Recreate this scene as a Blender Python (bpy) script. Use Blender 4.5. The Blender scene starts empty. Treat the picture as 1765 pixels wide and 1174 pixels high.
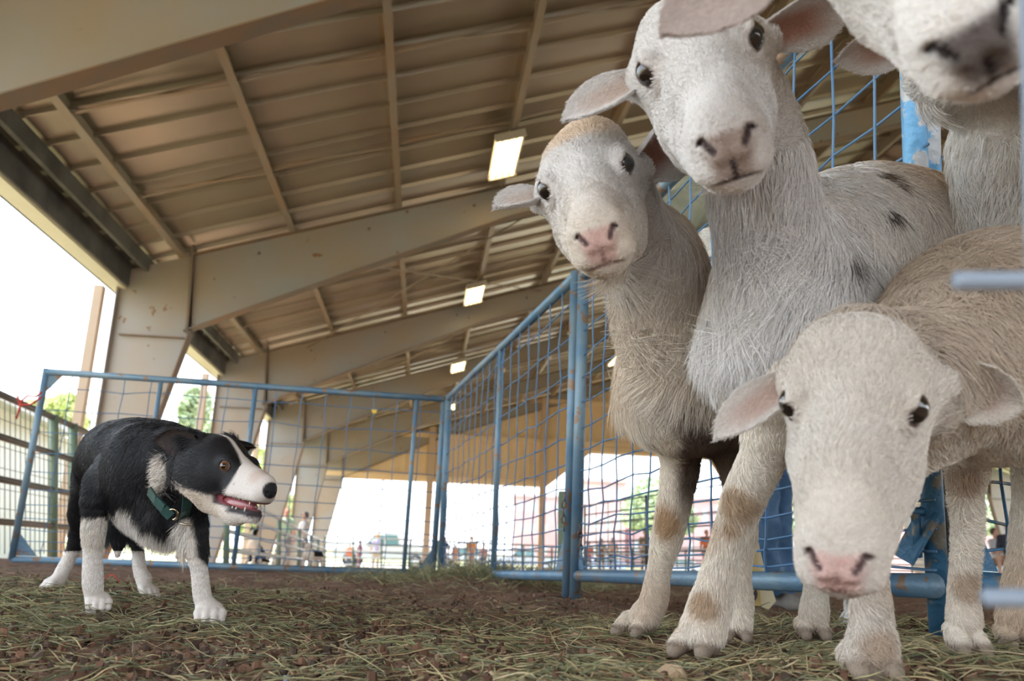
import bpy, math, random
import numpy as np
from mathutils import Vector, Matrix

# ------------------------------------------------------------------ camera
SC = bpy.context.scene
F = 1480.0; CX, CY = 882.5, 587.0; ROLL = .04; CAMH = .17
def nrm(v):
    v = np.array(v, float); return v/np.linalg.norm(v)
_n = nrm((ROLL, 1, -(363+159.5*ROLL)/F))
_y = nrm((-159.5, -363, -F)); _y = nrm(_y-_n*(_y@_n)); _x = np.cross(_y, _n)
RC = np.stack([_x, _y, _n]); CO = np.array([0, 0, CAMH])
def at(u, v, D):
    """a point seen in direction (u,v) at depth D metres along the view axis"""
    return CO+RC@(np.array([u-CX, CY-v, -F])*D/F)
def onplane(u, v, ax, val):
    r = RC@np.array([u-CX, CY-v, -F]); return CO+r*(val-CO[ax])/r[ax]
cam = bpy.data.cameras.new('camera'); cam_o = bpy.data.objects.new('camera', cam)
SC.collection.objects.link(cam_o); SC.camera = cam_o
M4 = Matrix([[*RC[0], CO[0]], [*RC[1], CO[1]], [*RC[2], CO[2]], [0, 0, 0, 1]])
cam_o.matrix_world = M4
cam.sensor_width = 36; cam.lens = 36*F/1765; cam.clip_start = .02; cam.clip_end = 2000
cam.dof.use_dof = True; cam.dof.focus_distance = 1.5; cam.dof.aperture_fstop = 6.3

# ------------------------------------------------------------------ light
SC.view_settings.view_transform = 'Standard'; SC.view_settings.look = 'None'
SC.view_settings.gamma = 1; SC.view_settings.exposure = 1.42
SC.view_settings.use_curve_mapping = False
w = bpy.data.worlds.new('world'); SC.world = w; w.use_nodes = True
nt = w.node_tree; nt.nodes.clear()
out = nt.nodes.new('ShaderNodeOutputWorld'); bg = nt.nodes.new('ShaderNodeBackground')
geo = nt.nodes.new('ShaderNodeTexCoord'); sep = nt.nodes.new('ShaderNodeSeparateXYZ')
rmp = nt.nodes.new('ShaderNodeValToRGB')
nt.links.new(geo.outputs['Generated'], sep.inputs[0]); nt.links.new(sep.outputs['Z'], rmp.inputs[0])
rmp.color_ramp.elements[0].position = 0.0; rmp.color_ramp.elements[0].color = (.93, .97, 1, 1)
rmp.color_ramp.elements[1].position = .75; rmp.color_ramp.elements[1].color = (.62, .78, 1, 1)
nt.links.new(rmp.outputs[0], bg.inputs[0]); bg.inputs[1].default_value = 1.55
nt.links.new(bg.outputs[0], out.inputs[0])
sun = bpy.data.lights.new('sun', 'SUN'); sun.energy = 4.5; sun.angle = .02; sun.color = (1, .93, .8)
sun_o = bpy.data.objects.new('sun', sun); SC.collection.objects.link(sun_o)
sun_o.rotation_euler = Vector((-.45, .35, 1)).to_track_quat('Z', 'Y').to_euler()

# ------------------------------------------------------------------ helpers
COL = SC.collection
def tag(o, label=None, cat=None, group=None, kind=None):
    if label: o['label'] = label
    if cat: o['category'] = cat
    if group: o['group'] = group
    if kind: o['kind'] = kind
    return o
def empty(name, loc, label, cat, group=None):
    o = bpy.data.objects.new(name, None); COL.objects.link(o); o.location = tuple(loc)
    o.empty_display_size = .1
    return tag(o, label, cat, group)
def setup_child(o, parent):
    if parent is not None:
        o.parent = parent
        o.matrix_parent_inverse = Matrix.Translation(parent.location).inverted() if parent.parent is None else parent_world(parent).inverted()
def parent_world(p):
    m = Matrix.Translation(p.location)
    return m if p.parent is None else parent_world(p.parent) @ p.matrix_parent_inverse @ m
class MB:
    """collects shapes in world space, then links them as one mesh object"""
    def __init__(s): s.v = []; s.f = []; s.sm = []
    def add(s, vs, fs, smooth=False):
        b = len(s.v); s.v += [tuple(map(float, p)) for p in vs]
        s.f += [tuple(i+b for i in f) for f in fs]; s.sm += [smooth]*len(fs)
    def box(s, lo, hi):
        (a, b, c), (d, e, f) = lo, hi
        s.add([(a,b,c),(d,b,c),(d,e,c),(a,e,c),(a,b,f),(d,b,f),(d,e,f),(a,e,f)],
              [(0,3,2,1),(4,5,6,7),(0,1,5,4),(1,2,6,5),(2,3,7,6),(3,0,4,7)])
    def bar(s, a, b, wx, wz, up=(0, 0, 1)):
        """rectangular bar from a to b, width wx sideways and wz along up"""
        a = np.array(a, float); b = np.array(b, float); d = nrm(b-a)
        sd = np.cross(d, up); sd = nrm(sd) if np.linalg.norm(sd) > 1e-6 else np.array([1., 0, 0])
        u = np.cross(sd, d); q = []
        for p in (a, b):
            for i, j in ((-1,-1),(1,-1),(1,1),(-1,1)): q.append(p+sd*i*wx/2+u*j*wz/2)
        s.add(q, [(0,1,2,3),(7,6,5,4),(0,4,5,1),(1,5,6,2),(2,6,7,3),(3,7,4,0)])
    def tube(s, pts, r, n=8, cap=True, radii=None):
        pts = [np.array(p, float) for p in pts]; m = len(pts)
        vs = []; u = None
        for i, p in enumerate(pts):
            d = nrm(pts[min(i+1, m-1)]-pts[max(i-1, 0)])
            if u is None: u = nrm(np.cross(d, (0, 0, 1) if abs(d[2]) < .9 else (1, 0, 0)))
            u = nrm(u-d*(u@d)); w_ = np.cross(d, u); rr = radii[i] if radii is not None else r
            for k in range(n):
                t = 2*math.pi*k/n; vs.append(p+rr*(u*math.cos(t)+w_*math.sin(t)))
        fs = [(i*n+k, i*n+(k+1) % n, (i+1)*n+(k+1) % n, (i+1)*n+k) for i in range(m-1) for k in range(n)]
        if cap: fs += [tuple(range(n))[::-1], tuple((m-1)*n+k for k in range(n))]
        s.add(vs, fs, True)
    def ball(s, c, r, n=12, m=8, rot=None):
        c = np.array(c, float); r = np.array([r]*3 if np.isscalar(r) else r, float); vs = []
        for i in range(m+1):
            for k in range(n):
                a = math.pi*i/m; t = 2*math.pi*k/n
                q = np.array([math.sin(a)*math.cos(t), math.sin(a)*math.sin(t), math.cos(a)])*r
                if rot is not None: q = rot@q
                vs.append(c+q)
        fs = [(i*n+k, (i+1)*n+k, (i+1)*n+(k+1) % n, i*n+(k+1) % n) for i in range(m) for k in range(n)]
        s.add(vs, fs, True)
    def build(s, name, m, parent=None):
        me = bpy.data.meshes.new(name); me.from_pydata(s.v, [], s.f); me.update()
        me.polygons.foreach_set('use_smooth', s.sm)
        me.materials.append(m)
        o = bpy.data.objects.new(name, me); COL.objects.link(o)
        if parent is None:
            c = np.array(s.v); base = Vector((c[:, 0].mean(), c[:, 1].mean(), c[:, 2].min()))
            me.transform(Matrix.Translation(-base)); o.location = base
        else:
            setup_child(o, parent)
        return o
def struct(o): o['kind'] = 'structure'; return o

def mat(name, col, rough=.6, metal=0, var=None, vscale=8, bump=0, bscale=60, spots=None, spscale=12, spth=.62, coat=0, spec=.5):
    """procedural material: base colour, large soft variation towards var, worn spots, bump"""
    m = bpy.data.materials.new(name); m.use_nodes = True; t = m.node_tree; b = t.nodes['Principled BSDF']
    b.inputs['Roughness'].default_value = rough; b.inputs['Metallic'].default_value = metal
    b.inputs['Coat Weight'].default_value = coat; b.inputs['Specular IOR Level'].default_value = spec
    c4 = lambda c: (c[0], c[1], c[2], 1)
    tc = t.nodes.new('ShaderNodeTexCoord'); last = None
    def noise(sc, det=4):
        n_ = t.nodes.new('ShaderNodeTexNoise'); n_.inputs['Scale'].default_value = sc; n_.inputs['Detail'].default_value = det
        t.links.new(tc.outputs['Object'], n_.inputs['Vector']); return n_
    if var is not None:
        n1 = noise(vscale); r = t.nodes.new('ShaderNodeValToRGB')
        r.color_ramp.elements[0].position = .35; r.color_ramp.elements[1].position = .65
        r.color_ramp.elements[0].color = c4(col); r.color_ramp.elements[1].color = c4(var)
        t.links.new(n1.outputs['Fac'], r.inputs[0]); last = r.outputs[0]
    if spots is not None:
        n2 = noise(spscale, 6); r2 = t.nodes.new('ShaderNodeValToRGB')
        r2.color_ramp.elements[0].position = spth; r2.color_ramp.elements[1].position = spth+.03
        t.links.new(n2.outputs['Fac'], r2.inputs[0]); mx = t.nodes.new('ShaderNodeMix'); mx.data_type = 'RGBA'
        t.links.new(r2.outputs[0], mx.inputs[0])
        if last: t.links.new(last, mx.inputs[6])
        else: mx.inputs[6].default_value = c4(col)
        mx.inputs[7].default_value = c4(spots); last = mx.outputs[2]
    if last: t.links.new(last, b.inputs['Base Color'])
    else: b.inputs['Base Color'].default_value = c4(col)
    if bump:
        n3 = noise(bscale, 5); bp = t.nodes.new('ShaderNodeBump'); bp.inputs['Strength'].default_value = bump
        bp.inputs['Distance'].default_value = .01
        t.links.new(n3.outputs['Fac'], bp.inputs['Height']); t.links.new(bp.outputs[0], b.inputs['Normal'])
    return m
def emis(name, col, s):
    m = bpy.data.materials.new(name); m.use_nodes = True; t = m.node_tree; b = t.nodes['Principled BSDF']
    b.inputs['Base Color'].default_value = (*col, 1); b.inputs['Emission Color'].default_value = (*col, 1)
    b.inputs['Emission Strength'].default_value = s; return m
RNG = np.random.default_rng(7); random.seed(7)

# ------------------------------------------------------------------ ground height
GP = []   # contact points (x, y, z) that the dirt surface passes through
for u, v, D, z in [(365,1080,1.70,None),(165,1062,1.80,None),(100,1013,2.20,None),(250,1018,2.15,None),
                   (1085,1108,1.55,None),(1265,1132,1.45,None),(1190,1152,1.22,None),(1400,1112,1.48,None),
                   (1505,1195,1.0,None),(1660,1105,1.2,None),(1750,1110,1.25,None),(1615,1088,1.5,None),
                   (978,1026,3.2,None),(745,994,5.86,None),(18,968,5.4,None),(1340,1046,3.1,None)]:
    GP.append(at(u, v, D))
GP = np.array(GP)
def ground_z(x, y):
    """local bumps fitted to the contact points, flat pen floor, land falling away behind"""
    x = np.asarray(x, float); y = np.asarray(y, float)
    base = np.interp(y, [-50, 7, 30, 38, 400], [0, 0, -.72, -.75, -.75])
    side = np.interp(x, [-60, -7, -4.6, 40], [-.25, -.15, 0, 0])*(y < 30)
    z = base+np.where(y < 7, side, side*np.clip((30-y)/23, 0, 1))
    d2 = (x[..., None]-GP[:, 0])**2+(y[..., None]-GP[:, 1])**2
    wt = np.exp(-d2/(2*.28**2)); tot = wt.sum(-1)
    zz = (wt*GP[:, 2]).sum(-1)/np.maximum(tot, 1e-9)
    a = np.clip(tot, 0, 1)
    return z*(1-a)+zz*a
# ------------------------------------------------------------------ building
m_roof = mat('galvanised_roof_sheet', (.46,.395,.325), .30, .45, var=(.36,.32,.25), vscale=.5, bump=.05, bscale=3)
m_steel = mat('grey_primer_steel', (.33,.32,.31), .45, .1, var=(.36,.285,.215), vscale=.9, spots=(.24,.13,.06), spscale=7, spth=.69)
m_rust = mat('rusty_steel', (.26,.17,.11), .7, .1, var=(.20,.17,.14), vscale=3)
m_purlin = mat('purlin_steel', (.37,.33,.28), .5, .3, var=(.38,.28,.19), vscale=1.2)
m_eave = mat('cream_fascia', (.80,.74,.56), .5, 0, var=(.76,.70,.52), vscale=2)
m_dark = mat('dark_trim', (.07,.07,.075), .5, .2, var=(.17,.17,.17), vscale=2)
m_tanpost = mat('tan_painted_post', (.55,.40,.29), .6, 0, var=(.50,.38,.28), vscale=2)
m_wall = mat('tan_wall_sheet', (.80,.60,.37), .5, 0, var=(.74,.54,.32), vscale=.6)
m_tube = emis('lamp_tube', (1,.78,.42), 2.6)
m_lampbody = mat('lamp_body', (.55,.50,.42), .4, .2)
XC, XI, ZE, SL = -4.47, -3.50, 4.20, .325    # column line, knee, roof line height at knee, slope
XR = 9.0                                     # ridge
YF = [5.95, 12.2, 18.45, 24.75, 31.1, 37.4]
def roofz(x): return ZE+SL*(x-XI) if x <= XR else ZE+SL*(XR-XI)-SL*(x-XR)
XE = 2*XR-XC
# roof sheeting with standing ribs running down the slope
mb = MB(); Y0, Y1 = -12.6, 37.6; pitch = .61
prof = []
y = Y0
while y < Y1:
    prof += [(y, 0), (y+pitch-.06, 0), (y+pitch-.045, -.055), (y+pitch-.015, -.055)]; y += pitch
prof.append((y, 0))
xs = [XC-.35, XR, XE+.35]
vs = [(x, yy, roofz(x)+.20+dz) for x in xs for yy, dz in prof]; n_ = len(prof)
mb.add(vs, [(i*n_+k, i*n_+k+1, (i+1)*n_+k+1, (i+1)*n_+k) for i in range(2) for k in range(n_-1)])
mb.add([(a, b, c+.08) for a, b, c in vs], [(i*n_+k, (i+1)*n_+k, (i+1)*n_+k+1, i*n_+k+1) for i in range(2) for k in range(n_-1)])
ceiling = struct(mb.build('ceiling', m_roof))
# purlins (Z sections) and sag rods
px = [XI-.2]; 
while px[-1]+1.52 < XR-.4: px.append(px[-1]+1.52)
px += [2*XR-x for x in px[::-1]]
for x in px:
    mb = MB(); z = roofz(x)
    mb.box((x-.005, Y0, z+.0), (x+.005, Y1, z+.19))
    sgn = 1 if x < XR else -1
    mb.bar((x+sgn*.04, Y0, z+.005), (x+sgn*.04, Y1, z+.005), .085, .008, (-SL*sgn, 0, 1))
    mb.bar((x-sgn*.04, Y0, z+.19), (x-sgn*.04, Y1, z+.19), .085, .008, (-SL*sgn, 0, 1))
    o = mb.build('purlin', m_purlin, ceiling)
for k in range(5):
    ya = YF[k]
    for i in range(len(px)//2-1):
        if i < 5:
            for fr in (.33, .66):
                mb = MB(); a = (px[i], ya+6.3*fr, roofz(px[i])+.03); b = (px[i+1], ya+6.3*fr+.05, roofz(px[i+1])+.12)
                mb.bar(a, b, .05, .006); mb.bar((px[i], a[1]+.04, roofz(px[i])+.12), (px[i+1], b[1], roofz(px[i+1])+.03), .05, .006)
                mb.build('purlin_strap', m_purlin, ceiling)
for k in (1, 2, 3):
    mb = MB(); mb.tube([(px[1]-.5, YF[k], roofz(px[1]-.5)-.12), (px[4], YF[k+1], roofz(px[4])-.12)], .012, 6)
    mb.tube([(px[4], YF[k], roofz(px[4])-.12), (px[1]-.5, YF[k+1], roofz(px[1]-.5)-.12)], .012, 6)
    mb.build('rod_bracing', m_purlin, ceiling)
# steel portal frames
def plate(mb, pts, y0, y1):
    n = len(pts); mb.add([(x, y0, z) for x, z in pts]+[(x, y1, z) for x, z in pts],
        [tuple(range(n)), tuple(range(2*n-1, n-1, -1))]+[(i, i+n, (i+1) % n+n, (i+1) % n) for i in range(n)])
words = ['nearest', 'second', 'third', 'fourth', 'fifth', 'last']
flabel = ['grey steel roof beam crossing the top left corner, nearest the camera',
          'large grey steel portal frame, its column rising just behind the dog',
          'grey steel portal frame second behind the dog, seen over the pen panel',
          'grey steel portal frame third in line behind the pen panel',
          'grey steel portal frame fourth in line, seen just right of the dog nose',
          'farthest grey steel portal frame standing against the tan end wall']
for k, Y in enumerate(YF):
    g = ground_z(XC, Y)
    fr = empty('steel_frame', (XC, Y, float(g)), flabel[k], 'steel frame', 'portal frames of the shed')
    for side in (0, 1):
        X = (lambda x: x) if side == 0 else (lambda x: 2*XR-x)
        g0 = float(ground_z(X(XC), Y))-.05
        web = [(XC, g0), (XC+.32, g0), (XI+.09, 3.05), (XI, ZE), (XC, roofz(XC))]
        web = [(X(x), z) for x, z in web]
        mb = MB(); plate(mb, web if side == 0 else web[::-1], Y-.006, Y+.006)
        mb.bar((X(XC), Y, g0), (X(XC), Y, roofz(XC)), .22, .014, (1, 0, 0))
        c = mb.build('column', m_steel, fr)
        mb = MB(); mb.bar((X(XC+.32), Y, g0), (X(XI+.09), Y, 3.05), .22, .014, (1, 0, .2)); mb.build('inner_flange', m_rust, c)
        mb = MB(); mb.bar((X(XI+.05), Y, 3.02), (X(XI-.02), Y, ZE+.12), .2, .03, (1, 0, 0)); mb.build('stiffener', m_rust, c)
        mb = MB(); mb.bar((X(XC+.1), Y, 2.95), (X(XI+.02), Y, 2.95), .16, .014); mb.build('stiffener', m_rust, c)
        rb = lambda x: np.interp(x, [XI, 1.05, XR], [3.05, 5.15, roofz(XR)-.45])
        xs_ = [XI, -1.2, 1.05, 5, XR]
        web = [(X(x), roofz(x)) for x in xs_]+[(X(x), float(rb(x))) for x in xs_[::-1]]
        mb = MB(); plate(mb, web, Y-.006, Y+.006); r_ = mb.build('rafter', m_steel, fr)
        for hf in (lambda x: float(rb(x)), lambda x: roofz(x)-.007):
            mb = MB()
            for a, b in zip(xs_[:-1], xs_[1:]): mb.bar((X(a), Y, hf(a)), (X(b), Y, hf(b)), .2, .014, (0, 0, 1))
            mb.build('flange', m_rust, r_)
        if side == 0 and k in (1, 2):
            for bx in np.arange(XI+.9, 5, 1.55): mb = MB(); mb.ball((X(bx), Y-.012, roofz(bx)-.2), .025, 6, 4); mb.build('bolt', m_rust, r_)
# eave: fascia box and dark closure strip above it
mb = MB(); mb.box((XC-.16, Y0, 3.62), (XC+.09, Y1, 3.66)); mb.box((XC-.16, Y0, 3.62), (XC-.13, Y1, 3.95)); mb.build('trim_1', m_eave); 
struct(bpy.data.objects['trim_1'])
mb = MB(); mb.box((XC+.05, Y0, 3.66), (XC+.12, Y1, 4.0)); mb.box((XC+.3, Y0, 3.9), (XC+.36, Y1, 4.1)); struct(mb.build('trim_2', m_dark))
lab = ['tan square post left of the big column behind the dog', 'tan square post beside the second column, right of the dog back', 'tan square post beside the third column above the dog nose', 'tan square post beside the fourth column', 'tan square post at the far left building corner']
for k, Y in enumerate(YF[1:]):
    mb = MB(); g = float(ground_z(XC-.25, Y)); mb.box((XC-.33, Y-.06, g-.1), (XC-.21, Y+.06, 3.64)); tag(mb.build('tan_post', m_tanpost), lab[k], 'post', 'tan posts along the eave')
# end wall with two openings
YW = 37.6
def P(u, v): p = onplane(u, v, 1, YW); return p[0], p[2]
zl = P(777, 833)[1]; xa, _ = P(940, 838); xb, zt = P(1017, 782); xc, _ = P(1222, 785); xd, _ = P(1262, 826)
mb = MB(); xs = [XC]; 
def low(x): return float(np.interp(x, [XC, xa, xb, xc, xd, XE], [zl, zl, zt, zt, zl, zl]))
xs = np.arange(XC, XE, .15); vs = []; fs = []
for i, x in enumerate(xs):
    dy = -.03 if i % 3 == 0 else 0
    vs += [(x, YW+dy, low(x)), (x, YW+dy, roofz(x)+.15)]
fs = [(2*i, 2*i+1, 2*i+3, 2*i+2) for i in range(len(xs)-1)]
mb.add(vs, fs); mb.add([(a, b+.08, c) for a, b, c in vs], [f[::-1] for f in fs])
wall = struct(mb.build('wall_far', m_wall))
mb = MB()
for z in (zl+.08, zl+1.9, zl+3.7, zl+5.5):
    lo = XC if z < roofz(XC) else XI+(z-ZE)/SL
    if z < zt: mb.box((lo, YW-.22, z), (xa, YW-.1, z+.2)); mb.box((xd, YW-.22, z), (XE-(lo-XC), YW-.1, z+.2))
    else: mb.box((lo, YW-.22, z), (2*XR-lo, YW-.1, z+.2))
mb.box((xb, YW-.22, zt+.05), (xc, YW-.1, zt+.3)); mb.build('girt', m_wall, wall)
mb = MB()
for u, v in ((741, 830), (934, 830), (1275, 830), (1500, 830)):
    x, _ = P(u, v); mb.box((x-.14, YW-.4, -.8), (x+.14, YW-.24, roofz(x)))
mb.build('end_post', m_tanpost, wall)
# lamps
def lamp(u, v, Y, label):
    p = onplane(u, v, 1, Y); x = p[0]; z = p[2]
    e = empty('ceiling_lamp', (x, Y, z), label, 'ceiling lamp', 'fluorescent lamps under the roof')
    s = SL if x < XR else -SL
    def q(dx, dy, dz): return (x+dx, Y+dy, z+dz+s*dx)
    mb = MB(); vs = [q(a, b, c) for c in (.03, .09) for a, b in ((-.2,-.6),(.2,-.6),(.2,.6),(-.2,.6))]
    mb.add(vs, [(0,3,2,1),(4,5,6,7),(0,1,5,4),(1,2,6,5),(2,3,7,6),(3,0,4,7)]); mb.bar(q(-.2,-.62,.02), q(.2,-.62,.02), .04, .1); mb.bar(q(-.2,.62,.02), q(.2,.62,.02), .04, .1)
    mb.build('lamp_body', m_lampbody, e)
    for i in range(4):
        mb = MB(); d = -.14+.093*i; mb.tube([q(d, -.58, .0), q(d, .58, .0)], .027, 8); mb.build('lamp_tube', m_tube, e)
    for yy in (-.4, .4): mb = MB(); mb.tube([q(0, yy, .09), (x, Y+yy, roofz(x)+.1)], .006, 5); mb.build('hanger', m_lampbody, e)
lamp(872, 272, 10.9, 'lit four-tube lamp under the roof, largest, just left of the small sheep ear')
lamp(818, 508, 17.2, 'lit four-tube lamp second in the row, above the pen panel corner')
lamp(790, 632, 23.5, 'lit four-tube lamp third in the row, above the panel joint')
lamp(776, 702, 29.8, 'small lit lamp fourth in the row, low over the panel joint')
lamp(1532, 132, 12.6, 'lit lamp at upper right between the sheep ears and the peeling blue post')
lamp(1067, 620, 23.5, 'lit lamp beside the neck of the middle small sheep')
# ------------------------------------------------------------------ ground, dirt, hay
def vnoise(x, y, sc, seed=0):
    """smooth 2-D value noise in -1..1"""
    r = np.random.default_rng(seed+int(sc*1000)).uniform(-1, 1, (256, 256))
    x = np.asarray(x)*sc+1000.3; y = np.asarray(y)*sc+1000.7
    xi = np.floor(x).astype(int); yi = np.floor(y).astype(int); fx = x-xi; fy = y-yi
    fx = fx*fx*(3-2*fx); fy = fy*fy*(3-2*fy); g = lambda a, b: r[a % 256, b % 256]
    return (g(xi,yi)*(1-fx)+g(xi+1,yi)*fx)*(1-fy)+(g(xi,yi+1)*(1-fx)+g(xi+1,yi+1)*fx)*fy
def dirt_z(x, y):
    x = np.asarray(x, float); y = np.asarray(y, float)
    z = ground_z(x, y); r = np.hypot(x, y); k = np.clip((9-r)/4, 0, 1)
    n = vnoise(x, y, 4, 1)*.012+vnoise(x, y, 14, 2)*.006+vnoise(x, y, 45, 3)*.004+np.maximum(vnoise(x, y, 90, 4), 0)*.004
    pile = .07*np.exp(-(((x-.35)/.5)**2+((y-4.6)/.5)**2))
    return z+(n+pile-.006)*k
def new_mesh(name, v, f, m, parent=None, smooth=True, base=None, cols=None):
    """numpy mesh: v (N,3), f (M,3|4) index array"""
    v = np.asarray(v, np.float64); f = np.asarray(f, np.int32); me = bpy.data.meshes.new(name)
    if base is None and parent is None: base = np.array([v[:, 0].mean(), v[:, 1].mean(), v[:, 2].min()])
    vv = v-(base if base is not None else 0)
    me.vertices.add(len(v)); me.vertices.foreach_set('co', vv.astype(np.float32).ravel())
    k = f.shape[1]; me.loops.add(f.size); me.loops.foreach_set('vertex_index', f.ravel())
    me.polygons.add(len(f)); me.polygons.foreach_set('loop_start', np.arange(0, f.size, k, dtype=np.int32))
    me.polygons.foreach_set('use_smooth', np.full(len(f), smooth)); me.update(calc_edges=True)
    if cols is not None:
        a = me.color_attributes.new('col', 'FLOAT_COLOR', 'POINT')
        a.data.foreach_set('color', np.c_[cols, np.ones(len(cols))].astype(np.float32).ravel())
    me.materials.append(m); o = bpy.data.objects.new(name, me); COL.objects.link(o)
    if parent is None: o.location = tuple(base)
    else: setup_child(o, parent)
    return o
def hair_obj(name, pts, rad, cols, m, parent=None):
    N, K, _ = pts.shape; c = bpy.data.hair_curves.new(name); c.add_curves([K]*N)
    base = np.zeros(3)
    if parent is None: base = np.array([pts[..., 0].mean(), pts[..., 1].mean(), pts[..., 2].min()])
    c.attributes['position'].data.foreach_set('vector', (pts-base).astype(np.float32).ravel())
    ra = c.attributes.get('radius') or c.attributes.new('radius', 'FLOAT', 'POINT')
    ra.data.foreach_set('value', rad.astype(np.float32).ravel())
    a = c.attributes.new('col', 'FLOAT_COLOR', 'CURVE')
    a.data.foreach_set('color', np.c_[cols, np.ones(N)].astype(np.float32).ravel())
    c.materials.append(m); o = bpy.data.objects.new(name, c); COL.objects.link(o)
    if parent is None: o.location = tuple(base)
    else: setup_child(o, parent)
    return o
def attr_mat(name, rough=.6, spec=.3, bump=0, bscale=300, sheen=0, trans=0, vary=0):
    m = bpy.data.materials.new(name); m.use_nodes = True; t = m.node_tree; b = t.nodes['Principled BSDF']
    a = t.nodes.new('ShaderNodeAttribute'); a.attribute_name = 'col'
    b.inputs['Roughness'].default_value = rough; b.inputs['Specular IOR Level'].default_value = spec
    b.inputs['Sheen Weight'].default_value = sheen
    last = a.outputs['Color']
    if vary:
        tc = t.nodes.new('ShaderNodeTexCoord'); n_ = t.nodes.new('ShaderNodeTexNoise'); n_.inputs['Scale'].default_value = bscale; n_.inputs['Detail'].default_value = 5
        t.links.new(tc.outputs['Object'], n_.inputs['Vector']); mp = t.nodes.new('ShaderNodeMapRange')
        mp.inputs[1].default_value = .3; mp.inputs[2].default_value = .7; mp.inputs[3].default_value = 1-vary; mp.inputs[4].default_value = 1+vary*.5
        t.links.new(n_.outputs['Fac'], mp.inputs[0]); mx = t.nodes.new('ShaderNodeVectorMath'); mx.operation = 'SCALE'
        t.links.new(last, mx.inputs[0]); t.links.new(mp.outputs[0], mx.inputs['Scale']); last = mx.outputs[0]
    t.links.new(last, b.inputs['Base Color'])
    if bump:
        tc = t.nodes.new('ShaderNodeTexCoord'); n_ = t.nodes.new('ShaderNodeTexNoise'); n_.inputs['Scale'].default_value = bscale
        t.links.new(tc.outputs['Object'], n_.inputs['Vector']); bp = t.nodes.new('ShaderNodeBump')
        bp.inputs['Strength'].default_value = bump; bp.inputs['Distance'].default_value = .002
        t.links.new(n_.outputs['Fac'], bp.inputs['Height']); t.links.new(bp.outputs[0], b.inputs['Normal'])
    return m
m_dirt = mat('brown_dirt', (.19,.11,.072), .9, 0, var=(.27,.17,.115), vscale=9, bump=.9, bscale=150, spots=(.10,.055,.04), spscale=40, spth=.58, spec=.2)
m_floor = mat('packed_earth', (.44,.28,.18), .9, 0, var=(.50,.34,.23), vscale=.8, bump=.3, bscale=20, spec=.2)
m_grass = mat('sunny_grass', (.27,.28,.12), .8, 0, var=(.34,.31,.17), vscale=.5, bump=.6, bscale=30, spec=.2)
m_attr = attr_mat('hay_strand', .6, .3)
# fine near field: rows in depth, columns in angle
rr = .55*1.0066**np.arange(440); th = np.linspace(-.95, .85, 560)
R_, T_ = np.meshgrid(rr, th, indexing='ij'); gx = R_*np.sin(T_); gy = R_*np.cos(T_)
gv = np.stack([gx, gy, dirt_z(gx, gy)], -1).reshape(-1, 3)
gi = np.arange(len(rr)*len(th)).reshape(len(rr), len(th))
gf = np.stack([gi[:-1, :-1], gi[:-1, 1:], gi[1:, 1:], gi[1:, :-1]], -1).reshape(-1, 4)[:, ::-1]
floor = struct(new_mesh('floor', gv, gf, m_dirt))
xs = np.unique(np.r_[np.linspace(-60, -4.7, 12), np.linspace(-4.7, 4, 30), np.linspace(4, 60, 16)]); ys = np.unique(np.r_[np.linspace(-30, 0, 6), np.linspace(0, 12, 36), np.linspace(12, 38, 14)])
X_, Y_ = np.meshgrid(xs, ys, indexing='ij'); drop = np.where((np.hypot(X_, Y_) < 9), .05, 0)
zz_ = ground_z(X_, Y_)-drop-.002; fv = np.stack([X_, Y_, zz_], -1).reshape(-1, 3)
gi = np.arange(len(xs)*len(ys)).reshape(len(xs), len(ys))
q = np.stack([gi[:-1, :-1], gi[1:, :-1], gi[1:, 1:], gi[:-1, 1:]], -1).reshape(-1, 4)
cx_ = fv[q].mean(1)
inb = (cx_[:, 0] > -5.4) & (cx_[:, 0] < 23)
new_floor = struct(new_mesh('floor', fv, q[inb], m_floor)); lawn = struct(new_mesh('floor', fv, q[~inb], m_grass))
mb = MB(); mb.add([(-200, 38, -.75), (260, 38, -.75), (260, 420, -.75), (-200, 420, -.75)], [(0, 1, 2, 3)])
mb.add([(-200, -150, -.3), (-60, -150, -.3), (-60, 38, -.3), (-200, 38, -.75)], [(0, 1, 2, 3)]); mb.add([(60, -150, -.1), (260, -150, -.1), (260, 38, -.75), (60, 38, -.75)], [(0, 1, 2, 3)])
mb.add([(-60, -150, -.05), (60, -150, -.05), (60, -30, -.05), (-60, -30, -.05)], [(0, 1, 2, 3)])
struct(mb.build('floor', m_grass))
# bright gravel road beyond
m_road = mat('pale_gravel', (.66,.62,.56), .9, 0, var=(.58,.53,.46), vscale=.3)
mb = MB(); mb.add([(-200, 46, -.745), (260, 46, -.745), (260, 60, -.745), (-200, 60, -.745)], [(0, 1, 2, 3)]); struct(mb.build('floor', m_road))

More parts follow.
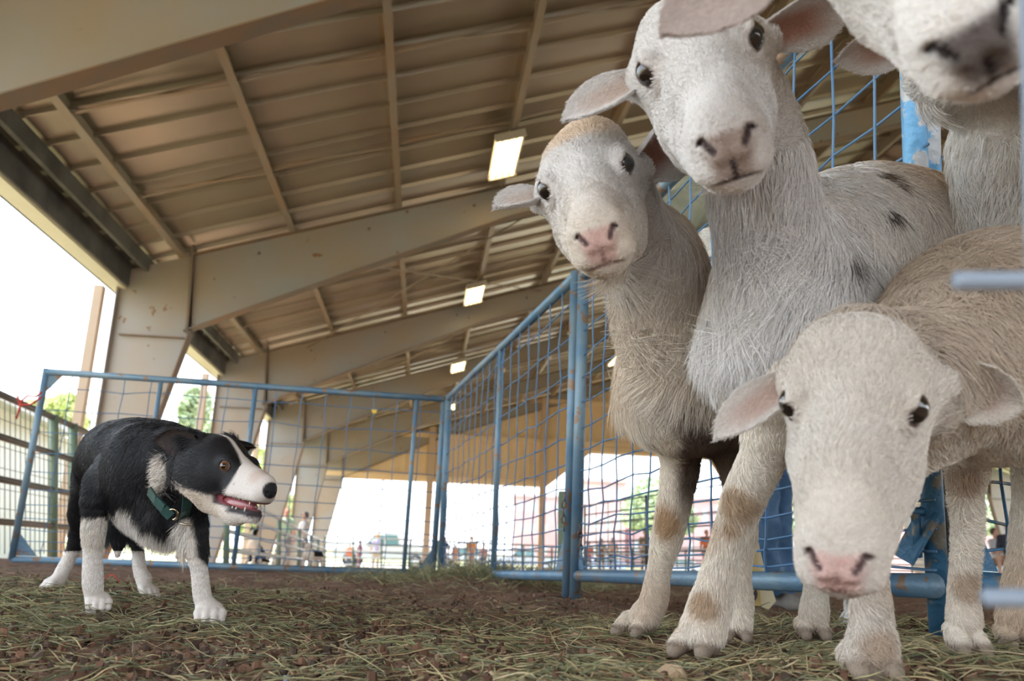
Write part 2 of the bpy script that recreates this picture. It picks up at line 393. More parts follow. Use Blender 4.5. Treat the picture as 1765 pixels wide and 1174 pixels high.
# hay strands
def strands(N, sampler, lmin, lmax, lift, rad, pal, K=6, curl=.5):
    x, y = sampler(N); a = RNG.uniform(0, 2*np.pi, N); L = RNG.uniform(lmin, lmax, N)
    t = np.linspace(-.5, .5, K); bend = RNG.normal(0, curl, N)
    ang = a[:, None]+bend[:, None]*t[None]*2
    dx = np.cos(ang)*L[:, None]/K; dy = np.sin(ang)*L[:, None]/K
    X = x[:, None]+np.cumsum(dx, 1); Y = y[:, None]+np.cumsum(dy, 1)
    Z = dirt_z(X, Y); tilt = RNG.normal(0, 1, N)[:, None]*t[None]*L[:, None]*lift
    Z = np.maximum(Z+tilt+RNG.uniform(0, 1, N)[:, None]*lift*.05, Z)+rad*1.5+RNG.uniform(0, .008, N)[:, None]
    ok = ~((np.hypot(X, Y).min(1) < .62))
    pts = np.stack([X, Y, Z], -1)[ok]; pal = np.array(pal); c = pal[RNG.integers(0, len(pal), N)]*RNG.uniform(.6, 1.3, (N, 1))
    tp = np.sin(np.linspace(.25, np.pi-.15, K)); r = rad*RNG.uniform(.5, 1.4, N)[:, None]*tp[None]
    return pts, r[ok], np.clip(c[ok], 0, 1)
GREEN = [(.20,.21,.10), (.30,.29,.14), (.13,.15,.08), (.38,.34,.18), (.22,.23,.14), (.30,.24,.13)]
TAN = [(.48,.38,.20), (.55,.44,.26), (.36,.26,.13), (.42,.36,.18)]
def clustered(ymin, ymax, thr=-.2, sc=1.6, seed=11):
    def f(N):
        xs, ys = [], []; n = 0
        while n < N:
            r = ymin*(ymax/ymin)**RNG.uniform(0, 1, N); t = RNG.uniform(-.85, .75, N); x = r*np.sin(t); y = r*np.cos(t)
            p = vnoise(x, y, sc, seed)*.6+vnoise(x, y, 5, seed+1)*.5; p = np.clip((p-thr)*1.4, .05, 1); k = RNG.uniform(0, 1, N) < p*np.interp(r, [2.0, 3.2, 6], [1, .5, .22])
            xs.append(x[k]); ys.append(y[k]); n += k.sum()
        return np.concatenate(xs)[:N], np.concatenate(ys)[:N]
    return f
def pile(cx, cy, sx, sy):
    return lambda N: (RNG.normal(cx, sx, N), RNG.normal(cy, sy, N))
sets = [strands(3800, clustered(.8, 6.2), .03, .15, .06, .0007, GREEN, 5),
        strands(6000, clustered(.8, 6.2, -.4, 1.1, 21), .012, .06, .2, .0008, GREEN+TAN[:2], 4),
        strands(420, clustered(.9, 4, -.1), .15, .38, .05, .0010, GREEN+TAN, 7, .35),
        strands(3000, pile(.35, 4.75, .33, .28), .05, .24, .5, .0011, GREEN, 6, .8),
        strands(1500, pile(-.75, 1.75, .35, .25), .04, .2, .12, .0008, GREEN, 6, .7),
        strands(1300, pile(-1.1, 2.4, .5, .4), .04, .2, .15, .0009, GREEN, 6, .7),
        strands(1300, pile(.95, 2.0, .35, .35), .05, .22, .2, .0010, GREEN+TAN, 6, .7),
        strands(600, pile(.75, 1.25, .35, .2), .05, .25, .12, .0009, GREEN+TAN, 6, .5)]
for K in (4, 5, 6, 7):
    ss = [s for s in sets if s[0].shape[1] == K]
    if not ss: continue
    o = hair_obj('hay', np.concatenate([s[0] for s in ss]), np.concatenate([s[1] for s in ss]), np.concatenate([s[2] for s in ss]), m_attr)
    tag(o, {4: 'short chopped hay bits strewn over the brown dirt', 5: 'scattered green hay stems lying over the brown dirt', 6: 'heaps of green hay at the panel joint and by the animals feet', 7: 'long single hay stalks lying across the dirt'}[K], 'hay', kind='stuff')
# wood chips and clods
BITS = []
def scatter_bits(N, sampler, smin, smax, thick, pal):
    x, y = sampler(N); s = RNG.uniform(smin, smax, N); n = 6
    v = np.zeros((N, 2*n, 3)); a0 = RNG.uniform(0, 6.28, N); el = RNG.uniform(.35, 1, N)
    for i in range(n):
        a = 2*np.pi*i/n; rj = RNG.uniform(.6, 1.1, N); px_ = np.cos(a)*rj*s; py_ = np.sin(a)*rj*s*el
        X = px_*np.cos(a0)-py_*np.sin(a0); Y = px_*np.sin(a0)+py_*np.cos(a0)
        v[:, i] = np.stack([X, Y, np.zeros(N)], -1); v[:, n+i] = np.stack([X*.8, Y*.8, thick*s], -1)
    tl = RNG.normal(0, .35, (N, 2)); v[..., 2] += v[..., 0]*tl[:, :1]+v[..., 1]*tl[:, 1:]
    v[..., 0] += x[:, None]; v[..., 1] += y[:, None]; v[..., 2] += dirt_z(x, y)[:, None]+.001
    idx = [(i, (i+1) % n, n+(i+1) % n, n+i) for i in range(n)]+[(n, n+1, n+2, n+3), (n, n+3, n+4, n+5)]
    f = (np.arange(N)[:, None, None]*2*n+np.array(idx)[None]).reshape(-1, 4)
    c = np.array(pal)[RNG.integers(0, len(pal), N)]*RNG.uniform(.6, 1.25, (N, 1))
    nb = sum(len(b[0]) for b in BITS); BITS.append((v.reshape(-1, 3), f+nb, np.repeat(c, 2*n, 0)))
m_bits = attr_mat('litter', .85, .15)
scatter_bits(8000, clustered(.75, 5.5, -.5, .9, 31), .003, .012, .2, [(.36,.23,.15), (.24,.14,.09), (.48,.34,.22), (.17,.10,.065)])
scatter_bits(4200, clustered(.75, 4.5, -.6, 1.3, 41), .003, .010, 1.2, [(.13,.07,.045), (.20,.11,.07), (.09,.06,.045)])
scatter_bits(160, clustered(.9, 3.0, -.4, 1.3, 51), .014, .028, .12, [(.50,.36,.23), (.42,.28,.17), (.36,.22,.13)])
o = new_mesh('wood_chips', np.concatenate([b[0] for b in BITS]), np.concatenate([b[1] for b in BITS]), m_bits, cols=np.concatenate([b[2] for b in BITS]), smooth=False)
tag(o, 'brown wood chips and dirt clods mixed over the pen floor', 'ground litter', kind='stuff')
# ------------------------------------------------------------------ smooth-body modelling
class Body:
    """smooth union of tapered limbs and ellipsoids, meshed as one continuous skin"""
    def __init__(s): s.p = []
    def cone(s, a, b, ra, rb, k=.02, sub=False):
        a = np.array(a, float); b = np.array(b, float)
        s.p.append(('c', a, b, ra, rb, k, sub, (a+b)/2, np.linalg.norm(b-a)/2+max(ra, rb))); return s
    def ell(s, c, r, k=.02, R=np.eye(3), sub=False):
        c = np.array(c, float); r = np.array(r, float); s.p.append(('e', c, r, R, 0, k, sub, c, r.max())); return s
    def chain(s, pts, k=.02):
        """pts: (u, v, depth, radius in px) seen from the photographer, turned into metres"""
        q = [np.r_[at(u, v, D), r*D/F] for u, v, D, r in pts]
        if len(q) > 2:      # smooth curve through the joints
            e = [2*q[0]-q[1]]+q+[2*q[-1]-q[-2]]; o = []
            for i in range(1, len(e)-2):
                a, b, c, d = e[i-1:i+3]
                for t in (0, .25, .5, .75):
                    x = .5*((2*b)+(c-a)*t+(2*a-5*b+4*c-d)*t*t+(3*b-a-3*c+d)*t**3); x[3] = b[3]+(c[3]-b[3])*t*t*(3-2*t); o.append(x)
            q = o+[q[-1]]
        subs = [(a[:3], b[:3], a[3], b[3]) for a, b in zip(q[:-1], q[1:])]
        P_ = np.array([x[:3] for x in q]); c = (P_.min(0)+P_.max(0))/2; R_ = np.linalg.norm(P_-c, axis=1).max()+max(x[3] for x in q)
        s.p.append(('g', subs, None, 0, 0, k, False, c, R_)); return s
    def ev(s, P, blocks=None, bc=None, hd=0):
        """P (B,S,3) -> distance (B,S); primitives far from a block are skipped"""
        d = np.full(P.shape[:2], 1.0, np.float32)
        for kind, A, Bb, ra, rb, k, sub, c, R in s.p:
            m = np.linalg.norm(bc-c, axis=1) < R+hd+.05+k
            if not m.any(): continue
            q = P[m]
            if kind == 'g':
                di = np.full(q.shape[:2], 1.0, np.float32); bm = bc[m]
                for a_, b_, r1, r2 in A:
                    mm = np.linalg.norm(bm-(a_+b_)/2, axis=1) < np.linalg.norm(b_-a_)/2+max(r1, r2)+hd+.05+k
                    if not mm.any(): continue
                    ba = (b_-a_).astype(np.float32); pa = q[mm]-a_.astype(np.float32); L = max(float(ba@ba), 1e-9)
                    h = np.clip((pa@ba)/L, 0, 1); e = pa-h[..., None]*ba
                    di[mm] = np.minimum(di[mm], np.sqrt((e*e).sum(-1))-(r1+(r2-r1)*h))
            elif kind == 'c':
                ba = (Bb-A).astype(np.float32); pa = q-A.astype(np.float32); L = max(float(ba@ba), 1e-9)
                h = np.clip((pa@ba)/L, 0, 1); e = pa-h[..., None]*ba
                di = np.sqrt((e*e).sum(-1))-(ra+(rb-ra)*h)
            else:
                x = (q-A.astype(np.float32))@ra.astype(np.float32); r = Bb.astype(np.float32)
                k0 = np.sqrt(((x/r)**2).sum(-1)); k1 = np.sqrt(((x/(r*r))**2).sum(-1)); di = k0*(k0-1)/np.maximum(k1, 1e-6)
            o = d[m]
            if sub:
                di = -di; h = np.maximum(k-np.abs(o-di), 0)/k; d[m] = np.maximum(o, di)+h*h*k*.25
            else:
                h = np.maximum(k-np.abs(o-di), 0)/k; d[m] = np.minimum(o, di)-h*h*k*.25
        return d
    def evp(s, P, h):
        """distance at loose points, grouped"""
        P = P.astype(np.float32); key = np.floor(P/.06).astype(np.int64); key -= key.min(0); mx = key.max(0)+1
        kk = (key[:, 0]*mx[1]+key[:, 1])*mx[2]+key[:, 2]; order = np.argsort(kk, kind='stable'); out_ = np.empty(len(P), np.float32)
        ks = kk[order]; st = np.r_[0, np.flatnonzero(np.diff(ks))+1, len(ks)]
        cnt = np.diff(st); S = int(np.percentile(cnt, 90))+1; idx = []
        for a, b in zip(st[:-1], st[1:]):
            for c in range(a, b, S): t = order[c:min(c+S, b)]; idx.append(np.r_[t, np.full(S-len(t), t[0])])
        idx = np.array(idx); Q = P[idx]; bc = Q.mean(1); out_[idx] = s.ev(Q, None, bc, .06)
        return out_
    def mesh(s, h, clip=None):
        lo = np.min([p[7]-p[8] for p in s.p if not p[6]], 0)-.03; hi = np.max([p[7]+p[8] for p in s.p if not p[6]], 0)+.03
        if clip is not None: lo = np.maximum(lo, clip[0]); hi = np.minimum(hi, clip[1])
        NB = 8; bs = NB*h; n = np.ceil((hi-lo)/bs).astype(int)
        g = np.stack(np.meshgrid(*[np.arange(i) for i in n], indexing='ij'), -1).reshape(-1, 3)
        bc = lo+(g+.5)*bs; hd = bs*.87
        d0 = s.ev(bc[:, None, :].astype(np.float32), None, bc, hd)[:, 0]
        g = g[np.abs(d0) < hd*1.9+.006]; bc = lo+(g+.5)*bs
        t = np.arange(NB+1)*h; off = np.stack(np.meshgrid(t, t, t, indexing='ij'), -1).reshape(-1, 3)
        V = np.empty((len(g), (NB+1)**3), np.float32)
        for i in range(0, len(g), 400):
            P = (lo+g[i:i+400]*bs)[:, None, :]+off[None]; V[i:i+400] = s.ev(P.astype(np.float32), None, bc[i:i+400], hd)
        V = V.reshape(-1, NB+1, NB+1, NB+1); ins = V < 0
        a = [ins[:, i:NB+i, j:NB+j, k:NB+k] for i in (0, 1) for j in (0, 1) for k in (0, 1)]
        cnt = sum(x.astype(np.int8) for x in a); act = (cnt > 0) & (cnt < 8)
        bi, ci, cj, ck = np.nonzero(act)
        dims = n*NB+2
        cell = g[bi]*NB+np.stack([ci, cj, ck], -1); key = (cell[:, 0]*dims[1]+cell[:, 1])*dims[2]+cell[:, 2]
        acc = np.zeros((len(bi), 3)); w_ = np.zeros(len(bi))
        for ax in range(3):
            for o1 in (0, 1):
                for o2 in (0, 1):
                    o = [0, 0, 0]; oo = [i for i in range(3) if i != ax]; o[oo[0]] = o1; o[oo[1]] = o2
                    e = list(o); e[ax] = 1
                    va = V[bi, ci+o[0], cj+o[1], ck+o[2]]; vb = V[bi, ci+e[0], cj+e[1], ck+e[2]]
                    m = (va < 0) != (vb < 0); tt = np.where(m, va/(va-vb+1e-12), 0)
                    p = np.array(o)[None]*np.ones((len(bi), 1)); p[:, ax] += tt; acc += p*m[:, None]; w_ += m
        pos = lo+(cell+acc/w_[:, None])*h
        order = np.argsort(key); ks = key[order]; quads = []
        for ax in range(3):
            o = [0, 0, 0]; o[ax] = 1
            va = ins[:, :NB, :NB, :NB]; vb = ins[:, o[0]:NB+o[0], o[1]:NB+o[1], o[2]:NB+o[2]]
            b_, i_, j_, k_ = np.nonzero(va != vb); c = g[b_]*NB+np.stack([i_, j_, k_], -1); flip = va[b_, i_, j_, k_]
            a1, a2 = [(1, 2), (2, 0), (0, 1)][ax]; q = []
            for s1, s2 in ((0, 0), (1, 0), (1, 1), (0, 1)):
                cc = c.copy(); cc[:, a1] -= s1; cc[:, a2] -= s2
                kk = (cc[:, 0]*dims[1]+cc[:, 1])*dims[2]+cc[:, 2]; ix = np.searchsorted(ks, kk); ix = np.minimum(ix, len(ks)-1)
                q.append(np.where(ks[ix] == kk, order[ix], -1))
            q = np.stack(q, -1); q[~flip] = q[~flip][:, ::-1]; quads.append(q[(q >= 0).all(1)])
        f = np.concatenate(quads)
        for _ in range(2):
            d = s.evp(pos, h); e = h*.5
            gr = np.stack([s.evp(pos+np.eye(3)[i]*e, h)-d for i in range(3)], -1)/e
            gn = np.maximum((gr*gr).sum(-1), .25); pos = pos-np.clip(d, -h, h)[:, None]*gr/gn[:, None]*.8
        nrmv = gr/np.maximum(np.linalg.norm(gr, axis=1), 1e-6)[:, None]
        return pos, f, nrmv
def snoise(P, sc, seed=0, n=7):
    """cheap smooth 3-D noise, about -1..1"""
    r = np.random.default_rng(seed); o = 0
    for i in range(n):
        w_ = r.normal(0, 1, 3); w_ = w_/np.linalg.norm(w_)*sc*r.uniform(.6, 1.9); o = o+np.sin(P@w_+r.uniform(0, 6.28))
    return o/n*1.6
def smooth(a, b, x): t = np.clip((x-a)/(b-a), 0, 1); return t*t*(3-2*t)
def mixc(a, b, t): return np.asarray(a)*(1-t[:, None])+np.asarray(b)*t[:, None]
EARTRI = lambda t: np.interp(t, [0, .15, .35, .55, .75, .9, 1], [.55, .85, 1, .78, .50, .24, .03])
def leaf(base, tip, width, nrm_dir, cup=.35, thick=.006, prof=None, nu=26, nv=15, fold=0, curl=0):
    """an ear: cupped pointed leaf with real thickness; returns verts, quads, inner mask"""
    base = np.array(base, float); tip = np.array(tip, float); ax = tip-base; L = np.linalg.norm(ax); ax = ax/L
    nn = np.array(nrm_dir, float); nn = nn-ax*(nn@ax); nn /= np.linalg.norm(nn); sd = np.cross(nn, ax)
    t = np.linspace(0, 1, nu); 
    if prof is None: prof = lambda t: np.interp(t, [0, .15, .35, .55, .75, .9, 1], [.45, .70, .95, 1, .80, .46, .05])
    wv = prof(t)*width/2; vs = []; inner = []
    for layer in (0, 1):
        for i in range(nu):
            for j in range(nv):
                a = (j/(nv-1)*2-1); th_ = thick*(1-.35*abs(a))*(1-.5*t[i])*(1 if layer else 0)
                if abs(a) > .97: th_ = thick*.5*layer*.3
                x = a*wv[i]*math.cos(cup*.6*a*a); z = cup*abs(a)**1.7*wv[i]*(1.25-.5*t[i])+curl*t[i]**2*L
                z += fold*np.clip(-a, 0, 1)*wv[i]
                vs.append(base+ax*t[i]*L+sd*x+nn*(z-th_)); inner.append(1-layer)
    idx = np.arange(2*nu*nv).reshape(2, nu, nv); q0 = np.stack([idx[0, :-1, :-1], idx[0, :-1, 1:], idx[0, 1:, 1:], idx[0, 1:, :-1]], -1).reshape(-1, 4)
    q1 = np.stack([idx[1, :-1, :-1], idx[1, 1:, :-1], idx[1, 1:, 1:], idx[1, :-1, 1:]], -1).reshape(-1, 4)
    ed = []
    for j in (0, nv-1):
        r = np.stack([idx[0, :-1, j], idx[0, 1:, j], idx[1, 1:, j], idx[1, :-1, j]], -1); ed.append(r if j == 0 else r[:, ::-1])
    r = np.stack([idx[0, -1, :-1], idx[0, -1, 1:], idx[1, -1, 1:], idx[1, -1, :-1]], -1); ed.append(r[:, ::-1])
    return np.array(vs), np.concatenate([q0, q1]+ed), np.array(inner, bool)
def vnormals(v, f):
    t = np.cross(v[f[:, 2]]-v[f[:, 0]], v[f[:, 3]]-v[f[:, 1]]); n_ = np.zeros_like(v)
    for i in range(4): np.add.at(n_, f[:, i], t)
    return n_/np.maximum(np.linalg.norm(n_, axis=1), 1e-12)[:, None]
def fur(name, v, f, vn, vc, parent, m, dens, length, flow, lift=.35, rad=.0004, K=4, clump=.4, clsc=60, var=.12, keep=None, seed=3, tipc=1.06):
    """short hair rooted on the skin: dens/m2, length(P), flow(P) combing direction"""
    r = np.random.default_rng(seed); c = v[f].mean(1); ar = .5*np.linalg.norm(np.cross(v[f[:, 2]]-v[f[:, 0]], v[f[:, 3]]-v[f[:, 1]]), axis=1)
    w_ = np.ones(len(f)) if keep is None else keep(c, vn[f].mean(1))
    w_ = w_*ar; N = int(dens*w_.sum()); 
    if N < 10: return None
    fi = r.choice(len(f), N, p=w_/w_.sum()); a = r.uniform(0, 1, (N, 2)); q = f[fi]
    b = np.stack([(1-a[:, 0])*(1-a[:, 1]), a[:, 0]*(1-a[:, 1]), a[:, 0]*a[:, 1], (1-a[:, 0])*a[:, 1]], -1)
    P = (v[q]*b[..., None]).sum(1); Nn = (vn[q]*b[..., None]).sum(1); Cc = (vc[q]*b[..., None]).sum(1)
    d = flow(P)+clump*np.stack([snoise(P, clsc, 5+i)+.5*snoise(P, clsc*3, 15+i) for i in range(3)], -1)+r.normal(0, .26, (N, 3))
    d = d-Nn*(d*Nn).sum(1)[:, None]; d /= np.maximum(np.linalg.norm(d, axis=1), 1e-9)[:, None]
    L = length(P)*r.uniform(.6, 1.25, N); t = np.linspace(0, 1, K)[None, :, None]
    up = lift*(t-.55*t*t); al = t*(.45+.55*t)
    pts = P[:, None]-Nn[:, None]*.001+L[:, None, None]*(Nn[:, None]*up+d[:, None]*al)
    pts[..., 2] -= (L[:, None]*t[0, :, 0]**2*.12)
    rr_ = rad*r.uniform(.7, 1.3, (N, 1))*np.array([1, .9, .65, .2][:K] if K <= 4 else np.interp(np.linspace(0, 1, K), [0, .6, 1], [1, .8, .15]))[None]
    col = np.clip(Cc*(1+r.normal(0, var, (N, 1)))*tipc, 0, 1)
    return hair_obj(name, pts, rr_, col, m, parent)
def facing(v0=-.35, lo=.0):
    """hair weight: full where seen from the pen side, none on hidden backs"""
    def f(c, n):
        d = CO-c; d /= np.linalg.norm(d, axis=1)[:, None]; return np.where((d*n).sum(1) > v0, 1, lo)
    return f
m_skin = attr_mat('hair_coat_skin', .85, .15, bump=.5, bscale=400, vary=.12)
m_fur = attr_mat('fur_strand', .7, .15)
m_eye = mat('dark_eye', (.012,.008,.006), .06, 0, coat=1)
def seen_point(v, u_, v_, rad=7):
    c = (v-CO)@RC; uu = CX+F*c[:, 0]/-c[:, 2]; vv = CY-F*c[:, 1]/-c[:, 2]
    m = np.hypot(uu-u_, vv-v_) < rad; i = np.flatnonzero(m); return v[i[np.argmin(-c[i, 2])]] if len(i) else None

# ------------------------------------------------------------------ sheep
def sheep_head(B, Rm, c, s):
    Rm = np.array(Rm); c = np.array(c); W = lambda p: c+Rm@(np.array(p, float)*s)
    E = lambda p, r, k, sub=False, RR=np.eye(3): B.ell(W(p), np.array(r)*s, k*s, Rm@RR, sub)
    C = lambda a, b, ra, rb, k, sub=False: B.cone(W(a), W(b), ra*s, rb*s, k*s, sub)
    E((0,-.055,-.008), (.060,.070,.062), .02)
    C((0,-.01,-.022), (0,.125,-.052), .050, .029, .03)
    C((0,.02,.006), (0,.135,-.026), .030, .021, .03)
    C((.018,-.02,.012), (.018,-.05,.02), .036, .034, .02); C((-.018,-.02,.012), (-.018,-.05,.02), .036, .034, .02)
    for x in (-1, 1):
        E((x*.033,-.035,-.062), (.027,.056,.056), .03)
        C((x*.026,.02,-.062), (x*.017,.12,-.072), .026, .017, .03)
        E((x*.0455,.010,.005), (.0155,.022,.019), .014)          # orbit
        C((x*.046,-.012,.022), (x*.05,.026,.019), .009, .006, .01)  # brow ridge
        C((x*.050,-.052,-.012), (x*.070,-.066,-.016), .020, .013, .03)  # ear root
    C((0,-.035,-.102), (0,.110,-.083), .032, .015, .03)
    E((0,.145,-.047), (.034,.030,.030), .02)
    for x in (-1, 1): E((x*.015,.150,-.068), (.020,.022,.017), .012)
    E((0,.136,-.087), (.022,.024,.012), .014)
    # nostril wings and lips
    for x in (-1, 1):
        C((x*.010,.172,-.052), (x*.020,.160,-.036), .0062, .006, .008)
        C((x*.0105,.181,-.052), (x*.0205,.169,-.037), .0022, .0026, .003, True)
        C((x*.0205,.169,-.037), (x*.026,.159,-.042), .0024, .0012, .003, True)
        C((0,.172,-.0765), (x*.018,.163,-.081), .0016, .0018, .003, True)
        C((x*.058,.040,-.006), (x*.050,.055,-.012), .003, .002, .006, True)   # tear groove
        E((x*.0590,.020,.006), (.0128,.0150,.0118), .003, True)   # socket
    C((0,.180,-.056), (0,.173,-.076), .0018, .0014, .003, True)
    return W
def build_sheep(nm_label, head, chains, ears, colf, h=.003, extra=None, fur_body=None, dens=(520000, 230000), spots=(), clip=None, haired=True, name='sheep', hid=False):
    Rm, c, s = head; Rm = np.array(Rm); c = np.array(c)
    B = Body()
    for ch, k in chains: B.chain(ch, k)
    if extra: extra(B)
    W = sheep_head(B, Rm, c, s)
    v, f, n_ = B.mesh(h, clip)
    loc = (v-c)@Rm/s
    hoof = v[:, 2]-ground_z(v[:, 0], v[:, 1])
    col = colf(v, loc, n_)
    # nose skin, nostrils, mouth, eye rims
    col = face_marks(col, loc, v)
    vi = np.clip(col, 0, 1)
    for (u_, v_, rpx, dark) in spots:
        p = seen_point(v, u_, v_)
        if p is None: continue
        d = np.linalg.norm(v-p, axis=1); D = (p-CO)@-RC.T[2] if False else np.linalg.norm(p-CO)
        rr = rpx*D/F; t = smooth(rr*1.15, rr*.7, d+snoise(v, 260, 9)*rr*.28); vi = mixc(vi, np.array(dark), t)
    root = empty(name, (v[:, 0].mean(), v[:, 1].mean(), v[:, 2].min()), nm_label, 'sheep', 'white hair sheep of the flock')
    # ears joined to the skin
    ev_, ef_, ec_ = [v], [f], [vi]; nb = len(v); earsets = []
    for (bu, bv, bD), (tu, tv, tD), wd, nd, cup, inn, outc in ears:
        b_ = (W(((-1 if bu == 'R' else 1)*.060, -.062, -.012)) if isinstance(bu, str) else at(bu, bv, bD)); t_ = at(tu, tv, tD); nd = RC@np.array(nd, float)
        lv, lf, im = leaf(b_, t_, wd, nd, cup=cup, thick=.008, curl=.04)
        a = np.zeros(len(lv)); tt = np.clip(((lv-b_)@(t_-b_))/np.dot(t_-b_, t_-b_), 0, 1)
        sdn = np.abs(np.linalg.norm(np.cross(lv-b_, t_-b_), axis=1)/np.linalg.norm(t_-b_))/(wd*.5)
        pk = smooth(.85, .25, sdn)*smooth(.95, .5, tt)
        cc = np.where(im[:, None], mixc(np.array(outc)*.93, inn, pk), np.array(outc)[None])
        ev_.append(lv); ef_.append(lf+nb); ec_.append(cc); earsets.append((lv, lf, im, cc, b_, t_)); nb += len(lv)
    V = np.concatenate(ev_); Fc = np.concatenate(ef_); Cc = np.concatenate(ec_)
    new_mesh('body', V, Fc, m_skin, root, cols=Cc)
    for x in (-1, 1):
        mb = MB(); mb.ball(W((x*.0490,.0125,.006)), .0162*s, 20, 14); mb.build('eye', m_eye, root)
    if not haired: return root
    keepf = facing()
    inface = lambda L: (L[:, 1] > -.10) & (np.abs(L[:, 0]) < .1) & (L[:, 2] > -.13) & (L[:, 2] < .09) & (L[:, 1] < .2)
    def keep_face(cc, nn):
        L = (cc-c)@Rm/s; k = inface(L)*keepf(cc, nn)
        ey = np.minimum(np.linalg.norm((L-[.057,.020,.006])/[1, 1.25, 1], axis=1), np.linalg.norm((L-[-.057,.020,.006])/[1, 1.25, 1], axis=1))
        k = k*(ey > .0188); nose = (L[:, 1] > .158) & (np.abs(L[:, 0]) < .026) & (L[:, 2] < -.030); k = k*np.where(nose, .15, 1)
        ml = (np.abs(L[:, 2]+.078) < .003) & (L[:, 1] > .12); return k*~ml
    def keep_body(cc, nn):
        L = (cc-c)@Rm/s; hz = cc[:, 2]-ground_z(cc[:, 0], cc[:, 1]); return (~inface(L))*keepf(cc, nn)*(hz > .022)
    ff = lambda P: np.tile(Rm@np.array([0, -1., .05]), (len(P), 1))+.35*((P-c)@Rm/s)[:, :1]*8*(Rm[:, 0])[None]
    fl = lambda P: .0095*(1-.5*smooth(.10, .14, ((P-c)@Rm/s)[:, 1]))+.006*smooth(-.02, -.09, ((P-c)@Rm/s)[:, 1])
    fur('coat', v, f, n_, vi, root, m_fur, dens[0], fl, ff, lift=.6, rad=.00036, keep=keep_face, clump=.45, clsc=110, var=.09, K=3)
    lf_, flw, rad_, clmp = fur_body
    fur('coat', v, f, n_, vi, root, m_fur, dens[1], lf_, flw, lift=.68, rad=rad_, keep=keep_body, clump=clmp, clsc=42, var=.14, K=4, seed=5, tipc=1.16)
    for lv, lf2, im, cc, b_, t_ in earsets:
        ax = (t_-b_)/np.linalg.norm(t_-b_)
        fur('coat', lv, lf2, vnormals(lv, lf2), cc, root, m_fur, 420000, lambda P: np.full(len(P), .006), lambda P: np.tile(ax, (len(P), 1)), lift=.3, rad=.0003, K=3, clump=.1, var=.06)
    return root
def face_marks(col, L, v):
    x, y, z = L[:, 0], L[:, 1], L[:, 2]; ax = np.abs(x)
    nose = smooth(.150, .166, y)*smooth(.027, .013, ax+.25*np.maximum(-.052-z, 0))*smooth(-.086, -.066, z)*smooth(-.030, -.038, z)
    col = mixc(col, FM['nose'], nose*.9)
    q = np.stack([ax, y, z], -1)
    def seg(a, b):
        a = np.array(a); b = np.array(b)-a; h = np.clip(((q-a)@b)/(b@b), 0, 1); return np.linalg.norm(q-a-h[:, None]*b, axis=1)
    dn = np.minimum(seg((.014,.176,-.047), (.0205,.168,-.037)), seg((.0205,.168,-.037), (.0255,.159,-.042))); col = mixc(col, FM['nostril'], smooth(.0048, .0020, dn))
    lip = smooth(.0030, .0012, np.abs(z+.078+ax*.06))*smooth(.11, .13, y)*smooth(.026, .014, ax)*.85; col = mixc(col, FM['lip'], lip)
    ph = smooth(.004, .0015, ax)*smooth(.163, .168, y)*smooth(-.055, -.060, z)*smooth(-.082, -.078, z); col = mixc(col, FM['lip'], ph)
    de = np.sqrt((ax-.057)**2+((y-.020)/1.2)**2+(z-.006)**2); col = mixc(col, (.10,.06,.05), smooth(.0165, .0135, de))
    tg = np.hypot(np.hypot(ax-.052, (y-.052)*.6), z+.009); col = mixc(col, (.50,.33,.29), smooth(.013, .004, tg)*.6)
    return col
FM = {}
WHITE = np.array((.735,.71,.69))
def hoofcol(col, v, pale=(.30,.235,.18)):
    hz = v[:, 2]-ground_z(v[:, 0], v[:, 1]); col = mixc(col, (.55,.42,.31), smooth(.17, .04, hz)*np.clip(.35+.6*snoise(v, 30, 4), 0, 1))
    return mixc(col, pale, smooth(.032, .022, hz))
def px_xy(v):
    c = (v-CO)@RC; return CX+F*c[:, 0]/-c[:, 2], CY-F*c[:, 1]/-c[:, 2]
def hoof(B, u, v, D, wpx, toe, k=.003):
    """cloven hoof: two toes under the pastern, toe = direction on the picture plane and towards the viewer"""
    c = at(u, v, D); r = wpx*D/F; td = nrm(RC@np.array(toe, float)); td[2] = 0; td = nrm(td); sd = np.cross(td, (0, 0, 1.))
    g = float(ground_z(c[0], c[1]))
    for s_ in (-1, 1):
        a = np.array([c[0], c[1], max(c[2], g+.03)])+sd*s_*r*.42; b = np.array([c[0], c[1], g+.013])+sd*s_*r*.62+td*r*1.25
        B.cone(a, b, r*.56, r*.34, k); B.cone(a-td*r*.3, np.array([c[0], c[1], g+.016])+sd*s_*r*.42-td*r*.15, r*.52, r*.42, k)
# ---- middle small sheep
hA = ([[-0.9067,-0.1549,-0.3923],[0.3336,-0.8326,-0.4421],[-0.2582,-0.5317,0.8066]], (0.1778,0.973,0.6248), .95)
def xA(B):
    hoof(B, 1098, 1078, 1.55, 30, (-.6, 0, .8)); hoof(B, 1268, 1112, 1.45, 25, (-.15, 0, 1))
chA = [([(1020,265,1.12,60),(1080,372,1.19,58),(1128,455,1.24,76),(1156,560,1.30,86),(1184,660,1.36,98)], .05),
       ([(1184,682,1.38,92),(1270,650,1.7,112),(1330,645,2.05,108),(1350,655,2.2,80)], .06),
       ([(1168,700,1.38,62),(1172,795,1.46,32),(1163,860,1.48,27),(1151,918,1.50,25),(1137,978,1.51,19),(1127,1035,1.53,23),(1112,1062,1.54,25)], .02),
       ([(1235,700,1.40,60),(1272,800,1.42,32),(1277,860,1.43,25),(1279,915,1.43,24),(1274,985,1.44,18),(1277,1042,1.45,20),(1273,1078,1.45,22)], .02)]
